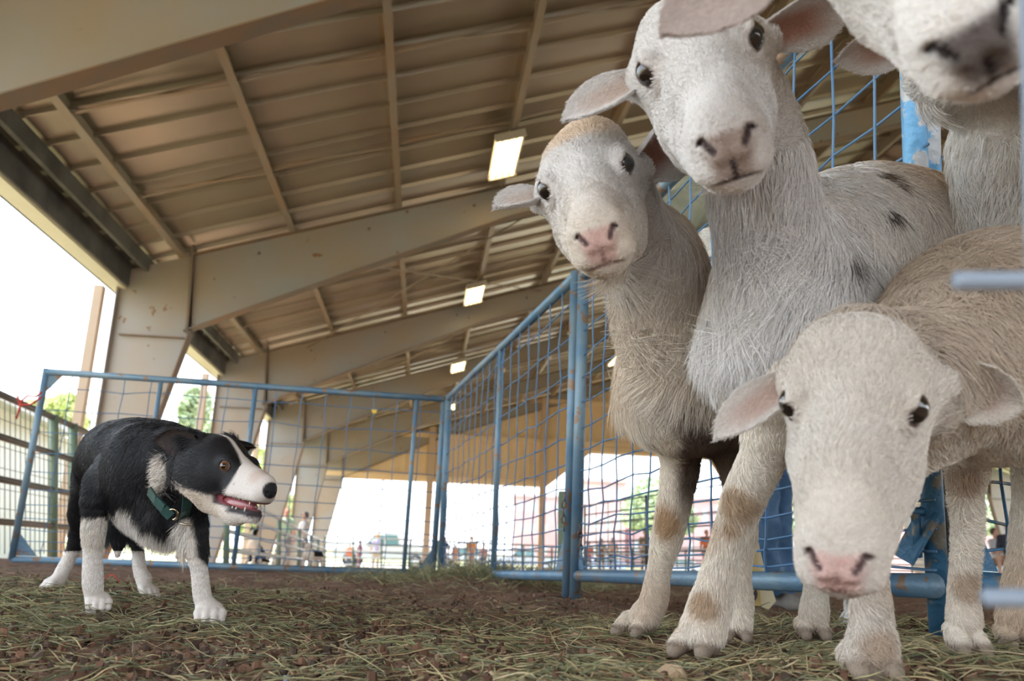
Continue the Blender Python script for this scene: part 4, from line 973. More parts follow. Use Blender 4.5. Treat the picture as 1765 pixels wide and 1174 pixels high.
# ------------------------------------------------------------------ pen panels
m_blue = mat('worn_blue_paint', (.10,.21,.33), .45, .2, var=(.20,.29,.35), vscale=6, spots=(.26,.17,.11), spscale=18, spth=.60, bump=.2, bscale=80)
m_wire = mat('blue_wire', (.07,.19,.38), .45, .2, var=(.12,.22,.34), vscale=9)
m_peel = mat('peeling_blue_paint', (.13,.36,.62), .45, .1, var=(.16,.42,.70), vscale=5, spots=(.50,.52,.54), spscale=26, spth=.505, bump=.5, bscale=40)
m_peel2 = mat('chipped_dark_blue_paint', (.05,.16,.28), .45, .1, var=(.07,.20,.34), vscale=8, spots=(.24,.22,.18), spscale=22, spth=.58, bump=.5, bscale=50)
ROWS = [.92, .80, .68, .57, .465, .375, .29, .22, .155, .10, .05]
def panel(BL, BR, TL, TR, label, nv, mids=(), r=.021, wr=.003, mat_=None, ends=(1, 1), down=(0, 0), tops=True, rows=ROWS, gusset=(), top_mat=None, seed=1, group='blue wire panels of the pen'):
    BL, BR, TL, TR = [np.array(p, float) for p in (BL, BR, TL, TR)]; mp = mat_ or m_blue; rg = np.random.default_rng(seed)
    Pq = lambda u, t: (BL*(1-u)+BR*u)*(1-t)+(TL*(1-u)+TR*u)*t
    root = empty('wire_panel', (BL+BR)/2, label, 'fence panel', group)
    if tops: mb = MB(); mb.tube([Pq(0, 1), Pq(.33, 1)+[0, 0, .002], Pq(.66, 1)-[0, 0, .002], Pq(1, 1)], r, 12); mb.build('top_rail', top_mat or mp, root)
    mb = MB(); mb.tube([Pq(0, 0), Pq(1, 0)], r, 12); mb.build('bottom_rail', mp, root)
    for i, e in enumerate(ends):
        if e: mb = MB(); mb.tube([Pq(i, 0)-[0, 0, down[i]], Pq(i, 1)+[0, 0, .02]], r, 14); mb.build('end_post', mp, root)
    for u, dn in mids: mb = MB(); mb.tube([Pq(u, 0)-[0, 0, dn], Pq(u, 1)], r*.72, 10); mb.build('upright', mp, root)
    for gi, (u, t, du, dt) in enumerate(gusset):
        mb = MB(); o = np.cross(Pq(1, 0)-Pq(0, 0), (0, 0, 1.)); o = nrm(o)*.003; tri = [Pq(u, t), Pq(u+du, t), Pq(u, t+dt)]
        mb.add([p+o for p in tri]+[p-o for p in tri], [(0, 1, 2), (5, 4, 3), (0, 3, 4, 1), (1, 4, 5, 2), (2, 5, 3, 0)]); mb.build('corner_plate', mp, root)
    mb = MB(); nrm_ = nrm(np.cross(Pq(1, 0)-Pq(0, 0), Pq(0, 1)-Pq(0, 0)))
    off = lambda u, t, s_: nrm_*.004*math.sin(u*37+t*23+s_)
    hj = rg.normal(0, .004, (len(rows), nv+2)); vj = rg.normal(0, .0018, (nv+1, len(rows)+2))
    for a, t in enumerate(rows):
        mb.tube([Pq(j/(nv+1), t+hj[a, j])+off(j, t, 0) for j in range(nv+2)], wr, 6)
    for j in range(1, nv+1):
        tt = [0]+sorted(rows)+[1]; mb.tube([Pq(j/(nv+1)+vj[j, k % (len(rows)+2)], t)+off(j, t, 1)+nrm_*wr*1.5 for k, t in enumerate(tt)], wr, 6)
    mb.build('wire_mesh', m_wire if mat_ is None else mat_, root); return root, Pq
PL, qL = panel(at(20,964,5.4), at(746,988,5.86), at(80,641,5.4), at(766,688,5.86), 'blue wire panel standing across the back behind the dog', 15, mids=((.272, .0), (.506, .01), (.925, .01)), seed=2,
      gusset=((.004, .985, .035, -.10), (.004, .02, .05, .13), (.995, .02, -.035, .12)))
PM, qM = panel(at(759,989,5.8), at(979,992,3.22), at(773,686,5.8), at(993,476,3.22), 'blue wire panel rising from the hay heap to the twin posts left of the sheep', 16, mids=((.56, .07),), down=(.0, .08), seed=3, gusset=((.99, .02, -.045, .14),))
PR, qR = panel(at(992,992,3.16), at(1612,1010,1.47), at(1006,474,3.16), at(1590,-165,1.47), 'blue wire panel behind the sheep legs, from twin posts to peeling post', 13, mids=(), down=(.08, .0), seed=4, gusset=((.01, .02, .04, .12),), ends=(1, 0),
      rows=[.955, .89, .81, .73, .65, .57, .49, .41, .34, .28, .225, .175, .13, .09, .055, .03], wr=.0028)
# corner post: light peeling paint up high, darker chipped blue below the panel sleeve
cp = empty('corner_post', at(1612, 1086, 1.5), 'thick double blue pipe post with peeling paint, in front of the pen corner, right side', 'post')
def seg_post(name, u0, v0, u1, v1, D, r, m_): mb = MB(); mb.tube([at(u0, v0, D), at(u1, v1, D)], r, 18); mb.build(name, m_, cp)
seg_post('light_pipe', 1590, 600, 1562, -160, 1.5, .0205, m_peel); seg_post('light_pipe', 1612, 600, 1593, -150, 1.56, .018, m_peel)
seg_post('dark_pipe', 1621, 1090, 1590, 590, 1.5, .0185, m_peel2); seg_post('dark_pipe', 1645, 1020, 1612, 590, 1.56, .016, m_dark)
mb = MB(); mb.bar(at(1556, 965, 1.5), at(1605, 880, 1.5), .006, .07, RC[:, 2]); mb.build('weld_plate', m_peel2, cp)
mb = MB(); mb.tube([at(1553, 885, 1.5), at(1605, 880, 1.5)], .008, 8); mb.tube([at(1578, 885, 1.49), at(1582, 960, 1.49)], .008, 8); mb.build('latch', m_peel2, cp)
PG, qG = panel(at(1648,1003,1.55), at(2350,1045,2.5), at(1610,-120,1.55), at(2330,310,2.5), 'dark blue wire panel at the right edge beyond the peeling corner post', 12, mat_=m_peel2, down=(0, .1), ends=(0, 1), seed=5,
      rows=[.93, .83, .745, .66, .57, .49, .41, .34, .28, .225, .16, .10, .05], wr=.0032, gusset=((.005, .02, .06, .13),), group=None)
# near wires of the panel the camera looks through
m_near = mat('pale_blue_wire', (.30,.36,.44), .5, .2)
nf = empty('wire_panel', at(1900, 1100, .36), 'blurred pale wires of the nearest panel cutting into the right edge', 'fence panel')
mb = MB(); mb.tube([at(1766, -300, .34), at(1810, 1500, .34)], .0035, 10); mb.build('wire', m_near, nf)
for u_, v_, v2 in ((1650, 484, 486), (1700, 1030, 1036)):
    mb = MB(); mb.tube([at(u_, v_, .33), at(2300, v2, .36)], .0037, 10); mb.build('wire', m_near, nf)
mb = MB(); mb.tube([at(2300, -300, .36), at(2300, 1600, .36)], .012, 10); mb.build('end_post', m_near, nf)
# chain on the twin posts
m_chain = mat('rusty_chain', (.16,.12,.11), .5, .6, var=(.22,.12,.08), vscale=20)
def chain(pts, label, ll=.030):
    pts = [np.array(p) for p in pts]; L = np.r_[0, np.cumsum([np.linalg.norm(b-a) for a, b in zip(pts[:-1], pts[1:])])]
    n_ = int(L[-1]/(ll*.78)); root = empty('chain', pts[-1], label, 'chain', 'chains on the pen posts')
    for i in range(n_):
        d = L[-1]*(i+.5)/n_; p = np.array([np.interp(d, L, [q[k] for q in pts]) for k in range(3)]); e = .5*L[-1]/n_
        p2 = np.array([np.interp(min(d+e, L[-1]), L, [q[k] for q in pts]) for k in range(3)]); ax = nrm(p2-p+1e-9*RC[:, 1])
        sd = nrm(np.cross(ax, RC[:, 2] if i % 2 else RC[:, 0])); 
        ts = np.linspace(0, 2*math.pi, 13); mb = MB(); mb.tube([p+ax*math.cos(t)*ll*.5+sd*math.sin(t)*ll*.27 for t in ts], .0028, 6); mb.build('link', m_chain, root)
chain([at(974, 850, 3.17), at(971, 880, 3.17), at(972, 915, 3.17)], 'rusty chain hanging on the left of the twin blue posts')
chain([at(999, 905, 3.12), at(1001, 940, 3.12), at(999, 962, 3.12)], 'rusty chain hanging on the right side of the twin blue posts')
# small yellow tag and red twine
m_yel = mat('yellow_plastic', (.80,.55,.08), .4); m_red = mat('red_twine', (.55,.05,.04), .7)
tg = empty('ear_tag', at(645, 718, 5.78), 'small yellow plastic tag clipped to the wires of the back panel', 'tag')
mb = MB(); a = at(640, 706, 5.76); b = at(650, 706, 5.76); c_ = at(648, 713, 5.76); d = at(642, 713, 5.76); o = RC[:, 2]*.006
mb.add([a, b, c_, d, a-o, b-o, c_-o, d-o], [(0,3,2,1),(4,5,6,7),(0,1,5,4),(1,2,6,5),(2,3,7,6),(3,0,4,7)]); mb.build('tag_plate', m_yel, tg)
mb = MB(); mb.tube([at(645, 712, 5.76), at(645, 719, 5.76)], .006, 8); mb.build('button', m_dark, tg)
mb = MB(); mb.tube([at(72, 676, 5.3), at(62, 684, 5.3), at(48, 682, 5.32), at(38, 690, 5.32), at(34, 704, 5.32), at(28, 722, 5.32)], .006, 6); mb.tube([at(72, 684, 5.3), at(54, 697, 5.3), at(34, 698, 5.32), at(30, 682, 5.32)], .006, 6)
tag(mb.build('baling_twine', m_red), 'red twine tying the back panel to the dark pipe rail at far left', 'twine')
mb = MB(); mb.tube([at(180, 998, 1.95), at(188, 990, 1.95), at(198, 992, 1.95), at(206, 1004, 1.94)], .0012, 6); tag(mb.build('red_twine', m_red), 'thin red string loop on the dirt between the dog legs', 'twine')
# ------------------------------------------------------------------ surroundings
m_darkpipe = mat('dark_pipe', (.10,.10,.10), .5, .3, var=(.16,.13,.10), vscale=4); m_gpost = mat('green_post', (.16,.24,.17), .5, 0, var=(.22,.28,.20), vscale=3)
m_silver = mat('galvanised_pipe', (.62,.63,.62), .35, .4); m_greywire = mat('grey_wire', (.10,.10,.11), .5, .3)
def rails(label, A, B_, n, r, mr, posts, mp, rp, low=.1, group=None, mesh=0, cat='fence'):
    """pipe fence: A, B_ = (u, v top, v bottom, D) of both ends"""
    root = empty('pipe_fence', at(A[0], A[2], A[3]), label, cat, group)
    P_ = lambda u, t: (at(A[0], A[2], A[3])*(1-t)+at(A[0], A[1], A[3])*t)*(1-u)+(at(B_[0], B_[2], B_[3])*(1-t)+at(B_[0], B_[1], B_[3])*t)*u
    for i in range(n): t = 1-i/(n-1)*(1-low) if n > 1 else 1; mb = MB(); mb.tube([P_(0, t), P_(1, t)], r, 8); mb.build('rail', mr, root)
    for u in posts:
        p = P_(u, 0); g = float(ground_z(p[0], p[1])); mb = MB(); mb.tube([(p[0], p[1], min(g, p[2])-.02), P_(u, 1.02)], rp, 10); mb.build('post', mp, root)
    if mesh:
        mb = MB()
        for j in range(1, mesh): mb.tube([P_(j/mesh, .02), P_(j/mesh, 1)], .004, 4)
        for t in (.2, .3, .42, .55, .68, .85): mb.tube([P_(0, t), P_(1, t)], .003, 4)
        mb.build('wire_mesh', m_greywire, root)
rails('dark pipe rail fence with green posts at far left beyond the back panel', (-260,565,965,5.0), (165,752,958,9.4), 4, .030, m_darkpipe, (.0, .72, .84), m_gpost, .045, low=.22, mesh=42)
rails('silver pipe railing descending to the right behind the dog nose', (392,848,960,9.5), (560,936,972,22), 4, .026, m_silver, (.0, .33, .55, .72, .85, 1), m_gpost, .035)
rails('low pale pipe fence across the arena end in front of the white pickup', (560,924,978,27), (1000,944,985,27), 5, .028, m_silver, [i/9 for i in range(10)], m_gpost, .03)
rails('thin wire fence with grey rails beyond the twin blue posts', (1008,872,978,9.5), (1400,812,995,6.5), 7, .007, m_greywire, (.0, .35, .7, 1), m_darkpipe, .012, mesh=14)
rails('low pale pipe fence far right under the sheep legs', (1000,944,985,27), (2000,960,1010,24), 5, .028, m_silver, [i/10 for i in range(11)], m_gpost, .03)
# grey wooden gate post seen through the panel
mb = MB(); p = at(969, 990, 5.2); q = at(970, 848, 5.2); mb.bar(p-[0, 0, .08], q, .05, .07); tag(mb.build('gate_post', m_gpost), 'pale green gate post just left of the twin blue posts', 'post')
# shed at the left
m_shed = mat('white_corrugated_sheet', (.86,.87,.84), .5, 0); m_shedroof = mat('shed_roof', (.60,.60,.55), .5, .1)
zr = 2.45; a = at(-420, 560, 9); b = at(118, 757, 20.6); a[2] = b[2] = zr; g = -.3
sh = empty('storage_shed', (a[0], a[1], g), 'white corrugated metal shed beyond the left fence', 'shed'); n_ = 260; dv = (b-a)/n_; nn = nrm(np.cross(dv, (0, 0, 1)))
vs = []; 
for i in range(n_+1):
    p = a+dv*i+nn*(.03 if i % 4 < 2 else 0); vs += [(p[0], p[1], g), (p[0], p[1], zr)]
mb = MB(); mb.add(vs, [(2*i, 2*i+2, 2*i+3, 2*i+1) for i in range(n_)]); back = -nn*6 if (-nn)[0] < 0 else nn*6
for e in (a, b): mb.add([(e[0], e[1], g), (e[0], e[1], zr), (e[0]+back[0], e[1]+back[1], zr+.9), (e[0]+back[0], e[1]+back[1], g)], [(0, 1, 2, 3)])
mb.build('wall', m_shed, sh)
mb = MB(); o1 = -back/6*.4; mb.add([(a+o1+[0,0,-.02]), (b+o1+[0,0,-.02]), (b+back+[0,0,.9]), (a+back+[0,0,.9]), (a+o1+[0,0,.13]), (b+o1+[0,0,.13]), (b+back+[0,0,1.05]), (a+back+[0,0,1.05])], [(0,3,2,1),(4,5,6,7),(0,1,5,4),(1,2,6,5),(2,3,7,6),(3,0,4,7)]); mb.build('roof', m_shedroof, sh)
# trees
m_leaf = attr_mat('tree_leaves', .6, .2); m_bark = mat('bark', (.16,.12,.09), .9, 0, bump=.5)
def tree(u, vtop, vbot, D, wpx, label, n=2600, pal=((.20,.28,.06),(.32,.38,.10),(.14,.22,.06)), seed=1, leaf_=.10):
    rg = np.random.default_rng(seed); c = at(u, (vtop+vbot)/2, D); h = (vbot-vtop)*D/F/2; w_ = wpx*D/F/2; g = float(ground_z(c[0], c[1]))
    root = empty('tree', (c[0], c[1], g), label, 'tree', 'trees beyond the shed')
    nb = 9; bl = rg.normal(0, 1, (nb, 3)); bl /= np.linalg.norm(bl, axis=1)[:, None]; bl = bl*rg.uniform(.35, .7, (nb, 1))*[w_, w_, h]
    k = rg.integers(0, nb, n); d = rg.normal(0, 1, (n, 3)); d /= np.linalg.norm(d, axis=1)[:, None]; P_ = c+bl[k]+d*rg.uniform(.6, 1, (n, 1))**.5*np.array([w_, w_, h])*.48
    s = leaf_*D/25*rg.uniform(.6, 1.4, n); a1 = rg.normal(0, 1, (n, 3)); a1 /= np.linalg.norm(a1, axis=1)[:, None]; a2 = np.cross(a1, rg.normal(0, 1, (n, 3))); a2 /= np.linalg.norm(a2, axis=1)[:, None]
    v = np.stack([P_-a1*s[:, None], P_+a2*s[:, None]*.6, P_+a1*s[:, None], P_-a2*s[:, None]*.6], 1).reshape(-1, 3); f = np.arange(4*n).reshape(n, 4)
    cc = np.repeat(np.array(pal)[rg.integers(0, len(pal), n)]*rg.uniform(.7, 1.3, (n, 1)), 4, 0)
    new_mesh('foliage', v, f, m_leaf, root, smooth=False, cols=cc)
    mb = MB(); mb.tube([(c[0], c[1], g), (c[0]+.1, c[1], c[2]-h*.4), c+[0, 0, h*.5]], .2, 8, radii=[.02*h+.08, .015*h+.06, .03])
    for j in range(5): mb.tube([c+[0, 0, -h*.4+j*.15*h], c+bl[j]*.9], .05, 5, radii=[.05, .02])
    mb.build('trunk', m_bark, root)
YG = ((.58,.62,.26),(.50,.58,.24),(.66,.66,.36))  # leaf colours lightened to imitate overexposed glare
for i, a_ in enumerate([(100,672,760,42,110,'small yellow green tree over the shed roof at far left'), (335,662,800,46,70,'green tree right of the big column above the dog'), (440,770,950,46,60,'yellow green tree in the gap behind the dog head'),
        (505,860,950,50,50,'yellow green shrub between the third and fourth columns'), (1135,805,930,75,150,'hazy green tree right of the red brick block'), (1330,830,940,70,160,'hazy green tree behind the person in jeans'),
        (1740,838,925,60,190,'pale green tree at the far right edge'), (130,760,960,36,130,'yellow green bush behind the far left fence'), (365,700,900,60,60,'sparse green tree low beside the second column')]):
    tree(*a_, seed=i+1, pal=YG if i in (0, 2, 3, 7) else ((.44,.52,.32),(.52,.58,.38),(.36,.45,.28)))  # second palette likewise lightened in place of distance haze
# red brick blocks; brick paled to stand in for distance haze and glare
m_brick = mat('haze_paled_red_brick', (.58,.36,.37), .8, 0, var=(.62,.42,.42), vscale=.3, bump=.2); m_win = mat('pale_window', (.55,.58,.60), .2); m_grayroof = mat('grey_roof', (.40,.40,.42), .7)
def block(u0, u1, vt, D, depth, label, nu, nvv):
    a = at(u0, vt, D); b = at(u1, vt, D); z1 = (a[2]+b[2])/2; a[2] = b[2] = 0; ax = nrm(b-a); dp = np.array([-ax[1], ax[0], 0])*depth; z0 = -.75; W_ = np.linalg.norm(b-a)
    root = empty('brick_building', (a[0], a[1], z0), label, 'building', 'brick blocks beyond the car park')
    def bx(p, wx, dy, za, zb, m_, nm): 
        mb = MB(); q = [p, p+ax*wx, p+ax*wx+dp/depth*dy, p+dp/depth*dy]; mb.add([(k[0], k[1], za) for k in q]+[(k[0], k[1], zb) for k in q], [(0,3,2,1),(4,5,6,7),(0,1,5,4),(1,2,6,5),(2,3,7,6),(3,0,4,7)]); mb.build(nm, m_, root)
    bx(a, W_, depth, z0, z1, m_brick, 'wall'); bx(a-ax*.3-dp/depth*.3, W_+.6, depth+.6, z1, z1+.4, m_brick, 'parapet')
    for i in range(nu):
        for j in range(nvv): bx(a+ax*W_*(i+.3)/nu-dp/depth*.08, W_/nu*.35, .1, z0+(z1-z0)*(j+.35)/nvv, z0+(z1-z0)*(j+.75)/nvv, m_win, 'window')
block(888, 975, 858, 125, 20, 'haze-paled red brick building left of the twin blue posts, farther one', 4, 3)
block(1000, 1078, 832, 95, 25, 'taller red brick building right of the twin blue posts', 4, 3)
block(1085, 1250, 862, 110, 20, 'long low red brick wing behind the small sheep front leg', 7, 2)
block(1640, 1800, 885, 90, 20, 'low haze-paled brick building at the far right edge', 6, 2)
mb = MB(); mb.tube([at(651, 960, 58), at(660, 826, 58)], .13, 10); mb.tube([at(660, 826, 58), at(662, 822, 58)], .2, 8); tag(mb.build('light_pole', m_grayroof), 'grey light pole rising behind the white pickup', 'pole')
# vehicles
m_white = mat('white_car_paint', (.50,.52,.55), .25, 0, coat=.6); m_silverp = mat('silver_car_paint', (.42,.46,.52), .3, .4, coat=.6); m_glass = mat('car_glass', (.10,.20,.22), .08, 0, coat=.5); m_tyre = mat('tyre', (.02,.02,.02), .8); m_hub = mat('hub', (.5,.5,.5), .3, .6); m_bluep = mat('blue_car_paint', (.30,.38,.55), .3, .2, coat=.6)
def vehicle(u0, u1, vb, D, kind, m_, label, flip=False):
    a = at(u0, vb, D); b = at(u1, vb, D); g = -.75; a[2] = b[2] = g; ax = nrm(b-a); L = np.linalg.norm(b-a); sd = np.array([-ax[1], ax[0], 0]); 
    if flip: a = a+ax*L; ax = -ax
    root = empty('pickup_truck' if kind == 'pickup' else 'car', a+ax*L/2, label, 'pickup truck' if kind == 'pickup' else 'car')
    if kind == 'pickup': prof = [(0,.45),(0,.95),(.03,1.0),(.24,1.08),(.30,1.12),(.385,1.78),(.62,1.82),(.66,1.15),(1,1.12),(1,.5)]; cab = [(.315,1.15),(.39,1.70),(.61,1.74),(.645,1.15)]; whl = (.17, .80); r = .38; Hs = L/5.6
    else: prof = [(0,.35),(0,.75),(.04,.85),(.25,.95),(.38,1.38),(.72,1.40),(.92,1.0),(1,.92),(1,.38)]; cab = [(.28,.96),(.39,1.32),(.71,1.34),(.86,1.0)]; whl = (.19, .80); r = .32; Hs = L/4.5
    Wd = 1.9
    def ext(prof, y0, y1, nm, m_, par): 
        mb = MB(); n = len(prof); mb.add([a+ax*x*L+sd*y0+[0, 0, z*Hs] for x, z in prof]+[a+ax*x*L+sd*y1+[0, 0, z*Hs] for x, z in prof], [tuple(range(n)), tuple(range(2*n-1, n-1, -1))]+[(i, i+n, (i+1) % n+n, (i+1) % n) for i in range(n)]); return mb.build(nm, m_, par)
    bd = ext(prof, 0, Wd, 'car_body', m_, root)
    mid = (cab[1][0]+cab[2][0])/2
    ext([(cab[0][0]+.01, cab[0][1]), cab[1], (mid-.008, cab[1][1]), (mid-.008, cab[0][1])], -.015, Wd+.015, 'side_window', m_glass, bd); ext([(mid+.008, cab[0][1]), (mid+.008, cab[2][1]), cab[2], (cab[3][0]-.01, cab[3][1])], -.015, Wd+.015, 'side_window', m_glass, bd)
    for wx in whl:
        for yy in (.0, Wd): mb = MB(); c = a+ax*wx*L+sd*yy+[0, 0, r*Hs]; mb.tube([c-sd*.12, c+sd*.12], r*Hs, 18); w_ = mb.build('wheel', m_tyre, root); mb = MB(); mb.tube([c-sd*.14, c+sd*.14], r*Hs*.6, 12); mb.build('hub', m_hub, w_)
    mb = MB(); mb.tube([a+ax*(cab[0][0]+.04)*L+sd*(-.1)+[0, 0, cab[0][1]*Hs], a+ax*(cab[0][0]+.04)*L+sd*(-.2)+[0, 0, cab[0][1]*Hs+.15]], .07, 6); mb.build('side_mirror', m_tyre, root)
vehicle(572, 752, 966, 44, 'pickup', m_white, 'white pickup truck with teal windows behind the arena fence')
vehicle(845, 965, 966, 50, 'pickup', m_silverp, 'silver blue pickup truck left of the twin blue posts')
vehicle(752, 850, 958, 62, 'car', m_white, 'white car parked between the two pickups')
vehicle(1115, 1215, 966, 52, 'car', m_white, 'white car seen through the wires behind the small sheep leg')
vehicle(1000, 1080, 958, 60, 'car', m_bluep, 'pale blue car right of the twin blue posts')
vehicle(1640, 1760, 965, 55, 'car', m_white, 'white car at right edge behind the seated onlooker')
# people
m_sk = attr_mat('person_skin', .6, .3)
CM = {}
def cmat(c, nm='cloth'):
    k = (tuple(c), nm)
    if k not in CM: CM[k] = mat(nm, c, .8, 0, var=tuple(min(1, x*1.25) for x in c), vscale=5)
    return CM[k]
def person(u, vf, D, H, shirt, legs, label, hair=(.10,.06,.04), skin=(.62,.38,.28), face=0, arm='down', shorts=False, sit=False, hat=None, grp=None, h=.018):
    ft = at(u, vf, D); g = ft.copy(); fw = np.array([-math.sin(face), -math.cos(face), 0.]); sd = np.array([-fw[1], fw[0], 0.]); up = np.array([0, 0, 1.]); S_ = H/1.75
    root = empty('person', g, label, 'person', grp); W = lambda x, y, z: g+(sd*x+fw*y+up*z)*S_
    hipz = .92 if not sit else .45; tz = hipz-.92
    sk = Body(); sk.ell(W(0, .02, 1.63+tz), np.array((.075, .09, .115))*S_, .02); sk.cone(W(0, 0, 1.42+tz), W(0, .01, 1.55+tz), .055*S_, .05*S_, .02); sk.ell(W(0, .105, 1.61+tz), np.array((.012, .02, .018))*S_, .01)
    hands = []
    for s_ in (-1, 1):
        sh = W(s_*.19, 0, 1.40+tz)
        if arm == 'down': el, ha = W(s_*.25, .02, 1.13+tz), W(s_*.24, .10, .88+tz)
        elif arm == 'fold': el, ha = W(s_*.24, .08, 1.15+tz), W(s_*.03, .26, 1.18+tz)
        else: el, ha = (W(s_*.24, .10, 1.16+tz), W(s_*.09, .38, 1.34+tz))
        hands.append((sh, el, ha)); sk.chain([], 0) if False else None
        sk.cone(sh, el, .048*S_, .042*S_, .02); sk.cone(el, ha, .042*S_, .028*S_, .01); d = nrm(ha-el)
        sk.ell(ha+d*.05*S_, np.array((.035, .035, .04))*S_, .01)
        for k in range(4): o = nrm(np.cross(d, up+.1))*(k-1.5)*.016*S_; sk.cone(ha+d*.07*S_+o, ha+d*(.12+.012*(k in (1, 2)))*S_+o, .009*S_, .007*S_, .004)
    if not sit: pts = [[W(s_*.09, 0, .90), W(s_*.11, .02, .50), W(s_*.12, 0, .09)] for s_ in (-1, 1)]
    else: pts = [[W(s_*.10, 0, .45), W(s_*.13, .42, .47), W(s_*.13, .45, .09)] for s_ in (-1, 1)]
    for p in pts: sk.cone(p[0], p[1], .08*S_, .055*S_, .02); sk.cone(p[1], p[2], .052*S_, .035*S_, .01)
    v, f, n_ = sk.mesh(h); new_mesh('body', v, f, m_sk, root, cols=np.tile(np.array(skin), (len(v), 1)))
    t = Body(); t.cone(W(0, 0, 1.34+tz), W(0, 0, .95+tz), .155*S_, .145*S_, .03)
    for s_, (sh, el, ha) in zip((-1, 1), hands): t.cone(W(s_*.06, 0, 1.40+tz), sh, .085*S_, .075*S_, .03); t.cone(sh, sh+(el-sh)*.75, .07*S_, .062*S_, .02)
    v, f, n_ = t.mesh(h); new_mesh('shirt', v, f, cmat(shirt, 'shirt_cloth'), root)
    t = Body(); t.ell(W(0, 0, hipz), np.array((.165, .13, .12))*S_, .03)
    for p in pts:
        t.cone(p[0], p[1], .095*S_, .075*S_, .03)
        if not shorts: t.cone(p[1], p[2], .073*S_, .058*S_, .02)
    v, f, n_ = t.mesh(h); new_mesh('trousers', v, f, cmat(legs, 'trouser_cloth'), root)
    for p in pts: t = Body(); q = p[2]-up*.045*S_; t.cone(q-fw*.05*S_, q+fw*.13*S_, .042*S_, .036*S_, .01); v, f, n_ = t.mesh(h*.7); new_mesh('shoe', v, f, cmat((.12,.11,.10), 'shoe'), root)
    t = Body(); t.ell(W(0, -.02, 1.665+tz), np.array((.088, .095, .10))*S_, .01); t.ell(W(0, .12, 1.60+tz), np.array((.075, .07, .10))*S_, .01, sub=True); v, f, n_ = t.mesh(h*.7); new_mesh('hat' if hat else 'hair', v, f, cmat(hat or hair, 'hat' if hat else 'hair'), root)
    if hat: mb = MB(); mb.ball(W(0, .10, 1.67+tz), np.array((.07, .09, .012))*S_, 10, 6); mb.build('cap_brim', cmat(hat, 'hat'), root)
    return root, W
OR = (.85,.24,.08)
person(484, 985, 24, 1.72, (.42,.62,.50), (.25,.26,.28), 'man in pale green shirt with red cap behind the silver railing', hat=(.55,.12,.10), skin=(.75,.42,.34), face=-.5, h=.02)
person(517, 985, 24.5, 1.66, (.45,.45,.46), (.22,.22,.25), 'person in grey shirt and dark cap holding up a phone behind the railing', hat=(.08,.08,.10), face=1.2, arm='up', h=.02)
person(600, 982, 36, 1.05, OR, (.08,.10,.14), 'child in bright orange shirt, leftmost of three figures before the pickup', face=2.5, hair=(.45,.25,.12), h=.022)
person(617, 984, 36, 1.25, (.30,.16,.18), (.26,.12,.10), 'child in dark maroon top reaching out, beside the orange child', face=-1.4, arm='fold', skin=(.80,.42,.32), h=.022)
person(646, 986, 36, 1.55, (.50,.52,.78), (.45,.42,.36), 'person in lavender shirt and khaki trousers standing in front of pickup', face=2.8, hair=(.60,.28,.14), h=.022)
person(763, 986, 33, 1.30, (.05,.06,.10), (.12,.14,.22), 'person in black shirt right beside the joint of the blue panels', face=.4, skin=(.80,.45,.35), h=.022)
person(783, 986, 34, 1.05, (.75,.40,.28), (.75,.55,.45), 'child in salmon top just right of the panel joint', face=.5, h=.022)
person(811, 987, 34, 1.40, (.88,.38,.16), (.75,.50,.42), 'brown haired person in orange shirt near the silver pickup', hair=(.20,.09,.06), face=-.6, h=.022)
person(832, 987, 34, 1.10, (.82,.35,.22), (.10,.14,.22), 'child in orange shirt and navy shorts beside the middle panel upright', face=.3, shorts=True, h=.022)
person(1014, 987, 34, 1.20, (.80,.25,.22), (.20,.22,.28), 'person in red shirt just right of the twin posts', h=.022)
person(1036, 988, 33, 1.30, (.35,.22,.10), (.40,.26,.14), 'person in brown clothes right of the one in red', h=.022)
person(1056, 989, 33, 1.35, (.80,.42,.22), (.12,.10,.12), 'person in light orange shirt and dark trousers beyond the wire fence', h=.022)
person(1112, 990, 32, 1.60, (.45,.32,.18), (.30,.20,.12), 'person in tan clothes left of the small sheep front leg', h=.022)
person(1219, 992, 30, 1.55, (.90,.26,.12), (.70,.30,.20), 'person in bright orange between the small and tall sheep legs', h=.022)
person(1747, 1000, 15, 1.35, (.03,.03,.05), (.55,.36,.26), 'onlooker in black shirt sitting at the far right edge', sit=True, shorts=True, face=.9, h=.016)
person(1722, 1000, 15.5, 1.25, (.60,.62,.66), (.30,.22,.18), 'onlooker in pale grey shirt sitting left of the one in black', sit=True, arm='fold', face=-.4, h=.016)
